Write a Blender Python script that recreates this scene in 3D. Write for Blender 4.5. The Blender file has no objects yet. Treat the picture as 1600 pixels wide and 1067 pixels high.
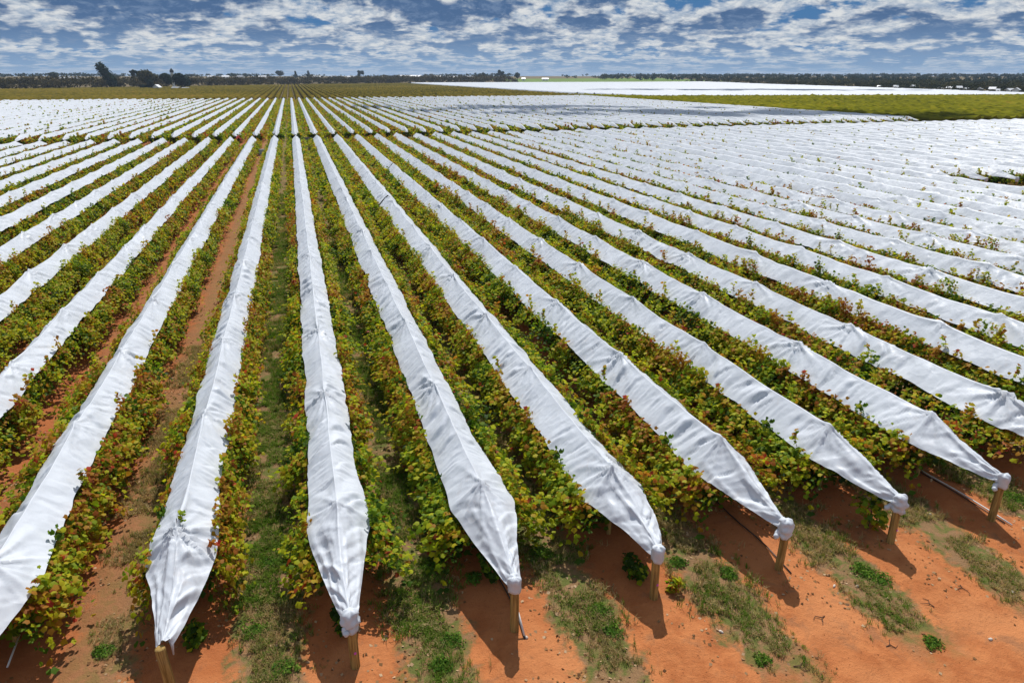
import bpy, math, random
import numpy as np
from mathutils import Vector, Matrix

R = math.radians
sc = bpy.context.scene
COL = sc.collection
random.seed(7)
rng = np.random.default_rng(7)

# ------------------------------------------------------------------ camera, sky, sun, exposure
YAW = R(16.95)
cam_d = bpy.data.cameras.new('camera')
cam = bpy.data.objects.new('camera', cam_d); COL.objects.link(cam)
cam.location = (0, 0, 11.0)
cam.rotation_euler = (R(90 - 21.25), 0, -YAW)
cam_d.sensor_width = 36.0; cam_d.lens = 24.0
cam_d.clip_start = 0.1; cam_d.clip_end = 30000
sc.camera = cam

SUN_EL = R(54); SUN_AZ = R(20)          # azimuth from +Y towards +X
sun_d = bpy.data.lights.new('sun', 'SUN')
sun_d.energy = 4.0; sun_d.angle = R(0.5); sun_d.color = (1.0, 0.965, 0.92)
sun = bpy.data.objects.new('sun', sun_d); COL.objects.link(sun)
sdir = Vector((math.sin(SUN_AZ) * math.cos(SUN_EL), math.cos(SUN_AZ) * math.cos(SUN_EL), math.sin(SUN_EL)))
sun.rotation_euler = sdir.to_track_quat('Z', 'Y').to_euler()
sun.location = (0, 0, 200)

sc.view_settings.view_transform = 'Standard'
sc.view_settings.look = 'None'
sc.view_settings.exposure = 0.24
sc.view_settings.gamma = 1.0
sc.view_settings.use_curve_mapping = False
sc.cycles.max_bounces = 4
sc.cycles.diffuse_bounces = 2
sc.cycles.glossy_bounces = 2
sc.cycles.transparent_max_bounces = 6


class NT:
    """tiny node-tree helper"""
    def __init__(s, nt):
        s.nt = nt
        nt.nodes.clear()

    def n(s, typ, **kw):
        nd = s.nt.nodes.new(typ)
        for k, v in kw.items():
            setattr(nd, k, v)
        return nd

    def l(s, a, b):
        s.nt.links.new(a, b)

    def put(s, sock, v):
        if isinstance(v, bpy.types.NodeSocket):
            s.nt.links.new(v, sock)
        elif v is not None:
            sock.default_value = v

    def m(s, op, a, b=None, c=None, clamp=False):
        nd = s.n('ShaderNodeMath', operation=op)
        nd.use_clamp = clamp
        s.put(nd.inputs[0], a)
        if b is not None: s.put(nd.inputs[1], b)
        if c is not None: s.put(nd.inputs[2], c)
        return nd.outputs[0]

    def ss(s, v, a, b, to0=0.0, to1=1.0):
        nd = s.n('ShaderNodeMapRange', interpolation_type='SMOOTHSTEP')
        s.put(nd.inputs['Value'], v)
        nd.inputs['From Min'].default_value = a; nd.inputs['From Max'].default_value = b
        nd.inputs['To Min'].default_value = to0; nd.inputs['To Max'].default_value = to1
        return nd.outputs[0]

    def noise(s, vec, scale, detail=4, rough=0.55, dist=0.0, out='Fac'):
        nd = s.n('ShaderNodeTexNoise')
        if vec is not None: s.l(vec, nd.inputs['Vector'])
        nd.inputs['Scale'].default_value = scale
        nd.inputs['Detail'].default_value = detail
        nd.inputs['Roughness'].default_value = rough
        nd.inputs['Distortion'].default_value = dist
        return nd.outputs[out]

    def mix(s, fac, a, b, typ='MIX'):
        nd = s.n('ShaderNodeMix', data_type='RGBA', blend_type=typ)
        s.put(nd.inputs[0], fac)
        s.put(nd.inputs[6], a if isinstance(a, bpy.types.NodeSocket) else (*a, 1))
        s.put(nd.inputs[7], b if isinstance(b, bpy.types.NodeSocket) else (*b, 1))
        return nd.outputs[2]

    def ramp(s, fac, stops, interp='LINEAR'):
        nd = s.n('ShaderNodeValToRGB')
        cr = nd.color_ramp; cr.interpolation = interp
        while len(cr.elements) < len(stops): cr.elements.new(0.5)
        for e, (p, c) in zip(cr.elements, stops):
            e.position = p; e.color = (*c, 1)
        s.put(nd.inputs[0], fac)
        return nd.outputs[0]


def build_world():
    w = bpy.data.worlds.new('World'); sc.world = w; w.use_nodes = True
    t = NT(w.node_tree)
    tc = t.n('ShaderNodeTexCoord').outputs['Generated']
    sky = t.n('ShaderNodeTexSky', sky_type='NISHITA')
    sky.sun_disc = False; sky.sun_elevation = SUN_EL; sky.sun_rotation = SUN_AZ
    sky.air_density = 1.0; sky.dust_density = 0.3; sky.ozone_density = 2.5
    sep = t.n('ShaderNodeSeparateXYZ'); t.l(tc, sep.inputs[0])
    zc = t.m('MAXIMUM', sep.outputs[2], 0.0)

    def field(dz, scale, detail, seed, rough=0.6, dist=0.0, q=-0.2, c0=0.012):
        z = t.m('ADD', zc, c0 + dz)
        g = t.m('POWER', z, q)
        cb = t.n('ShaderNodeCombineXYZ')
        t.l(t.m('MULTIPLY', sep.outputs[0], g), cb.inputs[0])
        t.l(t.m('MULTIPLY', sep.outputs[1], g), cb.inputs[1])
        cb.inputs[2].default_value = seed
        return t.noise(cb.outputs[0], scale, detail, rough, dist)

    def lerp(f, a, b):
        return t.m('ADD', a, t.m('MULTIPLY', f, t.m('SUBTRACT', b, a)))

    near = t.ss(zc, 0.022, 0.065)                       # nearer clouds stand higher and look bigger
    big = field(0.0, 3.4, 3, 3.1, 0.5, 0.2, -0.36)

    def puff(dz_s, dz_l, ds, dl):
        sm = field(dz_s, 19.0, ds, 9.7, 0.62, 0.15, -0.17)
        lg = field(dz_l, 9.6, dl, 5.2, 0.60, 0.15, -0.24)
        return t.m('ADD', lerp(near, sm, lg), t.m('MULTIPLY', t.m('SUBTRACT', big, 0.5), 0.50))

    p0 = puff(0.0, 0.0, 6, 7)
    p1 = puff(0.0016, 0.0035, 4, 5)
    p2 = puff(0.0042, 0.0095, 2, 3)
    body = t.ss(p0, 0.33, 0.45)                        # cloud or gap
    tex = field(0.0, 34.0, 5, 2.2, 0.66, 0.3, -0.2)     # fine billows
    above = t.m('ADD', t.m('MULTIPLY', t.m('SUBTRACT', tex, 0.5), -0.95), t.m('ADD', t.m('MULTIPLY', t.ss(p1, 0.465, 0.61), 0.55), t.m('MULTIPLY', t.ss(p2, 0.44, 0.585), 0.55)))
    # colours are x10: the background runs at 0.1
    base = t.mix(t.ss(zc, 0.012, 0.075), (2.0, 3.4, 5.6), (0.80, 1.60, 3.2))
    base = t.mix(t.ss(tex, 0.44, 0.66, 0, 0.55), base, (2.3, 3.3, 5.0))
    cl = t.mix(t.ss(above, -0.10, 0.95), t.mix(t.ss(tex, 0.34, 0.64), (4.6, 5.5, 6.7), (8.0, 8.2, 8.3)), base)
    gapc = t.mix(t.ss(zc, 0.0, 0.07), (2.1, 3.7, 6.1), (0.75, 2.1, 4.4))
    gapc = t.mix(t.ss(zc, 0.10, 0.5), gapc, sky.outputs[0])
    col = t.mix(body, gapc, cl)
    hz = t.mix(0.40, (2.7, 4.2, 6.3), col)
    col = t.mix(t.ss(zc, 0.0, 0.04), hz, col)
    # below the horizon: the ground's own mean colour
    col = t.mix(t.ss(sep.outputs[2], -0.004, -0.02), col, (1.6, 1.2, 0.9))
    bg = t.n('ShaderNodeBackground'); bg.inputs['Strength'].default_value = 0.076
    t.l(col, bg.inputs['Color'])
    out = t.n('ShaderNodeOutputWorld'); t.l(bg.outputs[0], out.inputs[0])
    w.cycles.sampling_method = 'MANUAL'; w.cycles.sample_map_resolution = 512


build_world()

# ------------------------------------------------------------------ layout constants (metres; rows run along +Y)
SP = 3.3            # row spacing
Y0 = 10.75          # line of the near end posts
Y1 = 123.5          # far end of the near block
Y2 = 131.5          # near end of the far block
Y3 = 340.0          # far end of the far block


# ------------------------------------------------------------------ numpy helpers
def _hash(ix, iy, seed):
    h = (ix.astype(np.int64) * 374761393 + iy.astype(np.int64) * 668265263 + int(seed) * 1442695041) & 0xffffffff
    h = ((h ^ (h >> 13)) * 1274126177) & 0xffffffff
    return ((h ^ (h >> 16)) & 0xffff) / 65535.0


def vn(x, y, seed=0):
    x = np.asarray(x, float); y = np.asarray(y, float)
    x, y = np.broadcast_arrays(x, y)
    ix = np.floor(x); iy = np.floor(y)
    fx = x - ix; fy = y - iy
    fx = fx * fx * (3 - 2 * fx); fy = fy * fy * (3 - 2 * fy)
    a = _hash(ix, iy, seed); b = _hash(ix + 1, iy, seed)
    c = _hash(ix, iy + 1, seed); d = _hash(ix + 1, iy + 1, seed)
    return (a * (1 - fx) + b * fx) * (1 - fy) + (c * (1 - fx) + d * fx) * fy


def fbm(x, y, seed=0, o=3):
    s = 0; a = 1; tot = 0
    for i in range(o):
        s = s + a * vn(np.asarray(x) * 2 ** i, np.asarray(y) * 2 ** i, seed + i * 17); tot += a; a *= 0.5
    return s / tot


def ridged(x, y, seed=0):
    return 1 - np.abs(2 * vn(x, y, seed) - 1)


def sstep(a, b, x):
    t = np.clip((np.asarray(x, float) - a) / (b - a), 0, 1)
    return t * t * (3 - 2 * t)


def terr(x, y):
    r = np.hypot(x, y)
    return 8.0 * sstep(900, 1950, r)


def near_relief(x, y):
    """small relief of the soil round the camera's end of the field"""
    x = np.asarray(x, float); y = np.asarray(y, float)
    fade = sstep(-2, 3, y) * (1 - sstep(60, 110, y)) * (1 - sstep(40, 70, np.abs(x)))
    lane = np.abs(((x / SP) % 1.0) - 0.5) * SP        # 0 at lane centre, 1.65 at the row
    inrow = sstep(7.5, 10.5, y)
    z = 0.09 * sstep(0.9, 1.6, lane) * inrow - 0.045 * np.exp(-((lane - 0.85) / 0.22) ** 2) * inrow
    z = z + 0.06 * (fbm(x * 0.5, y * 0.35, 5) - 0.5) + 0.06 * (fbm(x * 1.9, y * 1.9, 9) - 0.5) - 0.035 * (np.exp(-((y - 6.1 - 0.12 * x + 0.3 * np.sin(x * 0.4)) / 0.16) ** 2) + np.exp(-((y - 4.6 - 0.12 * x + 0.3 * np.sin(x * 0.4)) / 0.16) ** 2))
    return z * fade


def gz(x, y):
    return terr(x, y) + near_relief(x, y)


def gzf(x, y):
    return float(gz(np.array([x]), np.array([y]))[0])


# ------------------------------------------------------------------ mesh helpers
def mk_mesh(name, verts, quads=None, tris=None, mat=None, smooth=False, attrs=None, mats=None, midx=None):
    me = bpy.data.meshes.new(name)
    verts = np.asarray(verts, np.float32).reshape(-1, 3)
    q = np.asarray(quads if quads is not None else [], np.int32).reshape(-1, 4)
    t = np.asarray(tris if tris is not None else [], np.int32).reshape(-1, 3)
    me.vertices.add(len(verts)); me.vertices.foreach_set('co', verts.ravel())
    nl = q.size + t.size; nf = len(q) + len(t)
    me.loops.add(nl); me.polygons.add(nf)
    me.loops.foreach_set('vertex_index', np.concatenate([q.ravel(), t.ravel()]).astype(np.int32))
    ls = np.concatenate([np.arange(len(q)) * 4, q.size + np.arange(len(t)) * 3]).astype(np.int32)
    me.polygons.foreach_set('loop_start', ls)
    if smooth:
        me.polygons.foreach_set('use_smooth', np.ones(nf, bool))
    if mats:
        for mm in mats: me.materials.append(mm)
        if midx is not None: me.polygons.foreach_set('material_index', np.asarray(midx, np.int32))
    elif mat:
        me.materials.append(mat)
    if attrs:
        for k, v in attrs.items():
            at = me.attributes.new(k, 'FLOAT', 'POINT'); at.data.foreach_set('value', np.asarray(v, np.float32))
    me.update(calc_edges=True)
    me.validate()
    return me


def ob(name, me, parent=None, loc=None, rotz=0.0):
    o = bpy.data.objects.new(name, me); COL.objects.link(o)
    if loc is not None: o.location = loc
    if rotz: o.rotation_euler = (0, 0, rotz)
    if parent is not None: o.parent = parent
    return o


def tag(o, label=None, cat=None, group=None, kind=None):
    if label: o['label'] = label
    if cat: o['category'] = cat
    if group: o['group'] = group
    if kind: o['kind'] = kind
    return o


def thing(name, label, cat, loc=(0, 0, 0), rotz=0.0, group=None):
    o = ob(name, None, None, loc, rotz)
    o.empty_display_size = 0.3
    return tag(o, label, cat, group)


class MB:
    """collects boxes, tubes and polygons into one mesh"""
    def __init__(s):
        s.v = []; s.f = []; s.n = 0

    def add(s, vs, fs):
        s.v += [tuple(p) for p in vs]; s.f += [tuple(i + s.n for i in f) for f in fs]; s.n = len(s.v)

    def box(s, c, d, rz=0.0):
        cx, cy, cz = c; dx, dy, dz = d[0] / 2, d[1] / 2, d[2] / 2
        ca, sa = math.cos(rz), math.sin(rz)
        vs = []
        for z in (-dz, dz):
            for (x, y) in ((-dx, -dy), (dx, -dy), (dx, dy), (-dx, dy)):
                vs.append((cx + x * ca - y * sa, cy + x * sa + y * ca, cz + z))
        s.add(vs, [(3, 2, 1, 0), (4, 5, 6, 7), (0, 1, 5, 4), (1, 2, 6, 5), (2, 3, 7, 6), (3, 0, 4, 7)])

    def tube(s, pts, rad, seg=8, cap=True):
        pts = [Vector(p) for p in pts]
        if not hasattr(rad, '__len__'): rad = [rad] * len(pts)
        rings = []
        for i, p in enumerate(pts):
            a = pts[max(i - 1, 0)]; b = pts[min(i + 1, len(pts) - 1)]
            d = (b - a).normalized()
            u = d.cross(Vector((0, 0, 1)))
            if u.length < 0.05: u = d.cross(Vector((1, 0, 0)))
            u.normalize(); w = d.cross(u)
            rings.append([p + (u * math.cos(2 * math.pi * k / seg) + w * math.sin(2 * math.pi * k / seg)) * rad[i] for k in range(seg)])
        vs = [p for r in rings for p in r]
        fs = []
        for i in range(len(pts) - 1):
            for k in range(seg):
                fs.append((i * seg + k, i * seg + (k + 1) % seg, (i + 1) * seg + (k + 1) % seg, (i + 1) * seg + k))
        if cap:
            fs.append(tuple(range(seg - 1, -1, -1))); fs.append(tuple((len(pts) - 1) * seg + k for k in range(seg)))
        s.add(vs, fs)

    def mesh(s, name, mat, smooth=False):
        me = bpy.data.meshes.new(name); me.from_pydata(s.v, [], s.f)
        me.materials.append(mat)
        if smooth: me.polygons.foreach_set('use_smooth', np.ones(len(me.polygons), bool))
        me.update()
        return me


# ------------------------------------------------------------------ materials
def new_mat(name):
    m = bpy.data.materials.new(name); m.use_nodes = True
    return m, NT(m.node_tree)


def finish(t, shader):
    o = t.n('ShaderNodeOutputMaterial'); t.l(shader, o.inputs[0])


def bsdf(t, col, rough=0.7, spec=0.3, normal=None):
    b = t.n('ShaderNodeBsdfPrincipled')
    t.put(b.inputs['Base Color'], col if isinstance(col, bpy.types.NodeSocket) else (*col, 1))
    t.put(b.inputs['Roughness'], rough)
    b.inputs['Specular IOR Level'].default_value = spec
    if normal is not None: t.l(normal, b.inputs['Normal'])
    return b.outputs[0]


def bump(t, h, strength, dist=0.02):
    b = t.n('ShaderNodeBump'); b.inputs['Strength'].default_value = strength; b.inputs['Distance'].default_value = dist
    t.l(h, b.inputs['Height'])
    return b.outputs[0]


def mat_plain(name, col, rough=0.7, spec=0.3, var=0.15, scale=3.0):
    m, t = new_mat(name)
    pos = t.n('ShaderNodeNewGeometry').outputs['Position']
    n = t.noise(pos, scale, 4)
    c = t.mix(n, tuple(max(0, x * (1 - var)) for x in col), tuple(min(1, x * (1 + var)) for x in col))
    finish(t, bsdf(t, c, rough, spec))
    return m


def mat_ground():
    m, t = new_mat('soil')
    pos = t.n('ShaderNodeNewGeometry').outputs['Position']
    sp = t.n('ShaderNodeSeparateXYZ'); t.l(pos, sp.inputs[0])
    X, Y = sp.outputs[0], sp.outputs[1]
    n_big = t.noise(pos, 0.35, 3)
    n_mid = t.noise(pos, 1.7, 5, 0.6)
    n_fin = t.noise(pos, 9.0, 5, 0.65)
    n_gr = t.noise(pos, 38.0, 3, 0.6)
    n_pt = t.noise(pos, 0.9, 6, 0.7, 0.8)
    # soil
    soil = t.mix(t.ss(n_mid, 0.3, 0.7), (0.36, 0.115, 0.038), (0.50, 0.185, 0.066))
    soil = t.mix(t.ss(n_big, 0.45, 0.65, 0, 0.6), soil, (0.55, 0.225, 0.088))
    soil = t.mix(t.ss(n_fin, 0.56, 0.74, 0, 0.55), soil, (0.22, 0.075, 0.03))
    soil = t.mix(t.ss(n_gr, 0.66, 0.78, 0, 0.45), soil, (0.58, 0.36, 0.21))
    soil = t.mix(t.ss(n_pt, 0.53, 0.66, 0, 0.55), soil, (0.25, 0.12, 0.06))
    soil = t.mix(t.ss(t.m('ADD', Y, t.m('MULTIPLY', n_mid, 2.0)), 11.0, 14.0, 0, 0.5), soil, (0.30, 0.085, 0.03))
    # distance from the lane centre
    lane = t.m('MULTIPLY', t.m('ABSOLUTE', t.m('SUBTRACT', t.m('FRACT', t.m('DIVIDE', X, SP)), 0.5)), SP)
    lane_n = t.m('ADD', lane, t.m('MULTIPLY', t.m('SUBTRACT', n_mid, 0.5), 1.5))
    lane_n = t.m('ADD', lane_n, t.m('MULTIPLY', t.m('SUBTRACT', n_fin, 0.5), 0.5))
    strip = t.ss(lane_n, 0.85, 0.5)
    ymask = t.ss(t.m('ADD', Y, t.m('MULTIPLY', n_mid, 3.0)), 8.6, 10.6)
    left = t.ss(X, -6.6, -3.3)
    strip = t.m('MULTIPLY', t.m('MULTIPLY', strip, ymask), t.m('ADD', t.m('MULTIPLY', left, 0.65), 0.35))
    litter = t.mix(n_gr, (0.12, 0.08, 0.04), (0.30, 0.20, 0.105))
    c = t.mix(t.m('MULTIPLY', strip, 0.85), soil, litter)
    n_g = t.noise(pos, 2.6, 4, 0.6, 0.5)
    gm = t.m('MULTIPLY', t.m('MULTIPLY', strip, t.ss(n_g, 0.43, 0.6)), t.m('ADD', t.m('MULTIPLY', left, 0.75), 0.12))
    green = t.mix(n_fin, (0.055, 0.08, 0.018), (0.14, 0.17, 0.035))
    c = t.mix(gm, c, green)
    # beyond the vineyard: dry brown paddock
    r = t.m('SQRT', t.m('ADD', t.m('MULTIPLY', X, X), t.m('MULTIPLY', Y, Y)))
    out = t.ss(r, 340, 420)
    dry = t.mix(t.noise(pos, 0.02, 4), (0.10, 0.085, 0.035), (0.20, 0.14, 0.07))
    c = t.mix(out, c, dry)
    h = t.m('ADD', t.m('MULTIPLY', n_fin, 0.7), t.m('MULTIPLY', n_gr, 0.3))
    finish(t, bsdf(t, c, 0.95, 0.1, bump(t, h, 0.9, 0.07)))
    return m


def mat_leaf(name, stops, transl=0.38, spec=0.2, rough=0.55):
    m, t = new_mat(name)
    at = t.n('ShaderNodeAttribute', attribute_name='tone')
    oi = t.n('ShaderNodeObjectInfo')
    f = t.m('ADD', at.outputs['Fac'], t.m('MULTIPLY', t.m('SUBTRACT', oi.outputs['Random'], 0.5), 0.16), clamp=True)
    col = t.ramp(f, stops)
    b = bsdf(t, col, rough, spec)
    tr = t.n('ShaderNodeBsdfTranslucent')
    t.l(t.mix(0.5, col, t.mix(1.0, col, (1.5, 1.5, 0.5), 'MULTIPLY')), tr.inputs['Color'])
    mx = t.n('ShaderNodeMixShader'); mx.inputs[0].default_value = transl
    t.l(b, mx.inputs[1]); t.l(tr.outputs[0], mx.inputs[2])
    finish(t, mx.outputs[0])
    return m


def mat_cover():
    m, t = new_mat('white_woven_plastic')
    tc = t.n('ShaderNodeTexCoord').outputs['Object']
    g = t.n('ShaderNodeNewGeometry').outputs['Position']
    n1 = t.noise(g, 1.1, 4, 0.6)
    n2 = t.noise(g, 7.0, 5, 0.65, 0.6)
    n3 = t.noise(g, 22.0, 3, 0.6)
    col = t.mix(t.ss(n1, 0.35, 0.7), (0.635, 0.668, 0.715), (0.575, 0.608, 0.655))
    col = t.mix(t.ss(n3, 0.68, 0.80, 0, 0.35), col, (0.60, 0.54, 0.47))
    col = t.mix(t.m('MULTIPLY', t.ss(n1, 0.52, 0.72), t.ss(n2, 0.45, 0.65, 0, 0.22)), col, (0.55, 0.44, 0.36))
    mp = t.n('ShaderNodeMapping'); mp.inputs['Scale'].default_value = (1.6, 3.4, 1.6); t.l(g, mp.inputs[0])
    cre = t.noise(mp.outputs[0], 0.8, 3, 0.5, 0.6)
    vo = t.n('ShaderNodeTexVoronoi'); vo.inputs['Scale'].default_value = 1.9; vo.inputs['Randomness'].default_value = 1.0
    wv = t.n('ShaderNodeMapping'); wv.inputs['Scale'].default_value = (1.0, 1.5, 1.0); t.l(g, wv.inputs[0])
    wo = t.n('ShaderNodeVectorMath', operation='ADD'); t.l(wv.outputs[0], wo.inputs[0])
    t.l(t.noise(g, 1.7, 2, 0.5, 0.0, 'Color'), wo.inputs[1]); t.l(wo.outputs[0], vo.inputs['Vector'])
    h = t.m('ADD', t.m('MULTIPLY', vo.outputs['Distance'], 0.55), t.m('MULTIPLY', n2, 0.06))
    h = t.m('ADD', h, t.m('MULTIPLY', n2, 0.0), t.m('MULTIPLY', t.m('ABSOLUTE', t.m('SUBTRACT', cre, 0.5)), 1.0))
    b = bsdf(t, col, t.ss(n2, 0.3, 0.7, 0.36, 0.52), 0.17, bump(t, h, 0.34, 0.11))
    tr = t.n('ShaderNodeBsdfTranslucent'); t.l(col, tr.inputs['Color'])
    mx = t.n('ShaderNodeMixShader'); mx.inputs[0].default_value = 0.07
    t.l(b, mx.inputs[1]); t.l(tr.outputs[0], mx.inputs[2])
    finish(t, mx.outputs[0])
    return m


def mat_wood():
    m, t = new_mat('treated_pine')
    tc = t.n('ShaderNodeTexCoord').outputs['Object']
    mp = t.n('ShaderNodeMapping'); mp.inputs['Scale'].default_value = (14, 14, 0.9); t.l(tc, mp.inputs[0])
    n = t.noise(mp.outputs[0], 1.6, 5, 0.6, 0.4)
    n2 = t.noise(tc, 3.0, 3)
    c = t.mix(t.ss(n, 0.35, 0.65), (0.19, 0.11, 0.030), (0.42, 0.265, 0.085))
    c = t.mix(t.ss(n2, 0.5, 0.75, 0, 0.5), c, (0.21, 0.17, 0.085))
    finish(t, bsdf(t, c, 0.8, 0.2, bump(t, n, 0.4, 0.01)))
    return m


VINE = [(0.0, (0.026, 0.060, 0.008)), (0.20, (0.075, 0.155, 0.010)), (0.37, (0.195, 0.29, 0.012)), (0.53, (0.46, 0.46, 0.018)),
        (0.63, (0.40, 0.21, 0.020)), (0.75, (0.30, 0.105, 0.020)), (0.88, (0.32, 0.05, 0.022)), (1.0, (0.52, 0.06, 0.03))]
M = {}
M['ground'] = mat_ground()
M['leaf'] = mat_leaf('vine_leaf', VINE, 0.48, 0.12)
M['cover'] = mat_cover()
M['wood'] = mat_wood()
M['bark'] = mat_plain('vine_bark', (0.085, 0.055, 0.035), 0.9, 0.1, 0.35, 14)
M['cane'] = mat_plain('vine_cane', (0.20, 0.10, 0.04), 0.8, 0.2, 0.3, 20)
GRASS = [(0.0, (0.06, 0.13, 0.015)), (0.35, (0.13, 0.23, 0.025)), (0.6, (0.22, 0.22, 0.06)), (0.8, (0.36, 0.26, 0.12)), (1.0, (0.50, 0.38, 0.20))]
M['grass'] = mat_leaf('lane_grass', GRASS, 0.4, 0.0, 0.9)
WEED = [(0.0, (0.030, 0.08, 0.012)), (0.5, (0.075, 0.17, 0.02)), (1.0, (0.20, 0.30, 0.04))]
M['weed'] = mat_leaf('weed_leaf', WEED, 0.4, 0.05, 0.8)
LIT = [(0.0, (0.10, 0.05, 0.025)), (0.5, (0.26, 0.14, 0.06)), (1.0, (0.52, 0.36, 0.22))]
M['litter'] = mat_leaf('dead_leaf', LIT, 0.1, 0.0, 1.0)
TREE = [(0.0, (0.016, 0.022, 0.012)), (0.45, (0.042, 0.050, 0.024)), (0.75, (0.085, 0.080, 0.036)), (1.0, (0.13, 0.105, 0.055))]
M['tree'] = mat_leaf('gum_leaf', TREE, 0.15, 0.0, 1.0)
DTREE = [(0.0, (0.012, 0.024, 0.020)), (0.6, (0.026, 0.046, 0.032)), (1.0, (0.055, 0.072, 0.040))]
M['dtree'] = mat_leaf('dark_leaf', DTREE, 0.12, 0.0, 1.0)
SCRUB = [(0.0, (0.022, 0.020, 0.014)), (0.4, (0.060, 0.052, 0.028)), (0.7, (0.085, 0.075, 0.034)), (1.0, (0.13, 0.10, 0.055))]
M['scrub'] = mat_leaf('scrub_leaf', SCRUB, 0.12, 0.0, 1.0)
OLIVE = [(0.0, (0.045, 0.045, 0.010)), (0.45, (0.135, 0.110, 0.018)), (0.75, (0.20, 0.15, 0.024)), (1.0, (0.25, 0.125, 0.035))]
M['olive'] = mat_leaf('bronze_vine_leaf', OLIVE, 0.2, 0.0, 1.0)
OLIVE2 = [(0.0, (0.055, 0.06, 0.006)), (0.45, (0.16, 0.16, 0.010)), (0.75, (0.235, 0.215, 0.014)), (1.0, (0.25, 0.165, 0.022))]
M['olive2'] = mat_leaf('yellow_vine_leaf', OLIVE2, 0.2, 0.0, 1.0)
M['paddock'] = mat_plain('green_paddock', (0.13, 0.20, 0.035), 0.9, 0.1, 0.25, 0.02)
M['white'] = mat_plain('white_paint', (0.78, 0.78, 0.77), 0.6, 0.3, 0.06, 0.5)
M['roof'] = mat_plain('pale_roof_metal', (0.70, 0.71, 0.73), 0.45, 0.4, 0.08, 0.4)
M['groof'] = mat_plain('grey_roof_metal', (0.34, 0.35, 0.38), 0.5, 0.4, 0.1, 0.4)
M['glass'] = mat_plain('dark_glass', (0.03, 0.035, 0.045), 0.15, 0.5, 0.1, 1)
M['pvc'] = mat_plain('pale_pipe', (0.62, 0.60, 0.57), 0.5, 0.4, 0.15, 9)
M['hose'] = mat_plain('black_hose', (0.022, 0.020, 0.020), 0.5, 0.4, 0.2, 9)
M['pink'] = mat_plain('magenta_paint', (0.62, 0.10, 0.48), 0.6, 0.3, 0.1, 9)
M['stone'] = mat_plain('pale_stone', (0.60, 0.52, 0.44), 0.9, 0.1, 0.2, 30)
M['twig'] = mat_plain('dead_cane', (0.11, 0.06, 0.04), 0.9, 0.1, 0.3, 30)

# ------------------------------------------------------------------ ground sheet
def axis(lo, hi, step, far, grow):
    core = list(np.arange(lo, hi + step * 0.5, step))
    up = [core[-1]]; s = step
    while up[-1] < far:
        s *= grow; up.append(up[-1] + s)
    dn = [core[0]]; s = step
    while dn[-1] > -far:
        s *= grow; dn.append(dn[-1] - s)
    return np.array(dn[:0:-1] + core + up[1:])


gx = axis(-13, 24, 0.16, 5200, 1.09)
gy = axis(5, 34, 0.16, 5200, 1.09)
GX, GY = np.meshgrid(gx, gy)
GZ = gz(GX, GY)
nx, ny = len(gx), len(gy)
idx = np.arange(nx * ny).reshape(ny, nx)
quads = np.stack([idx[:-1, :-1], idx[:-1, 1:], idx[1:, 1:], idx[1:, :-1]], -1).reshape(-1, 4)
ground = ob('ground', mk_mesh('ground', np.stack([GX, GY, GZ], -1), quads, mat=M['ground'], smooth=True))
tag(ground, kind='structure')


# ------------------------------------------------------------------ covers


def peak1(seed):
    return 2.28 + 0.62 * ((seed * 7919) % 97) / 97.0


def peaks_of(seed, y0, y1):
    r = random.Random(seed)
    p = [y0 + peak1(seed)]
    while p[-1] < y1 - 6: p.append(p[-1] + r.uniform(5.6, 6.4))
    p.append(y1 - 2.4)
    return p


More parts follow.
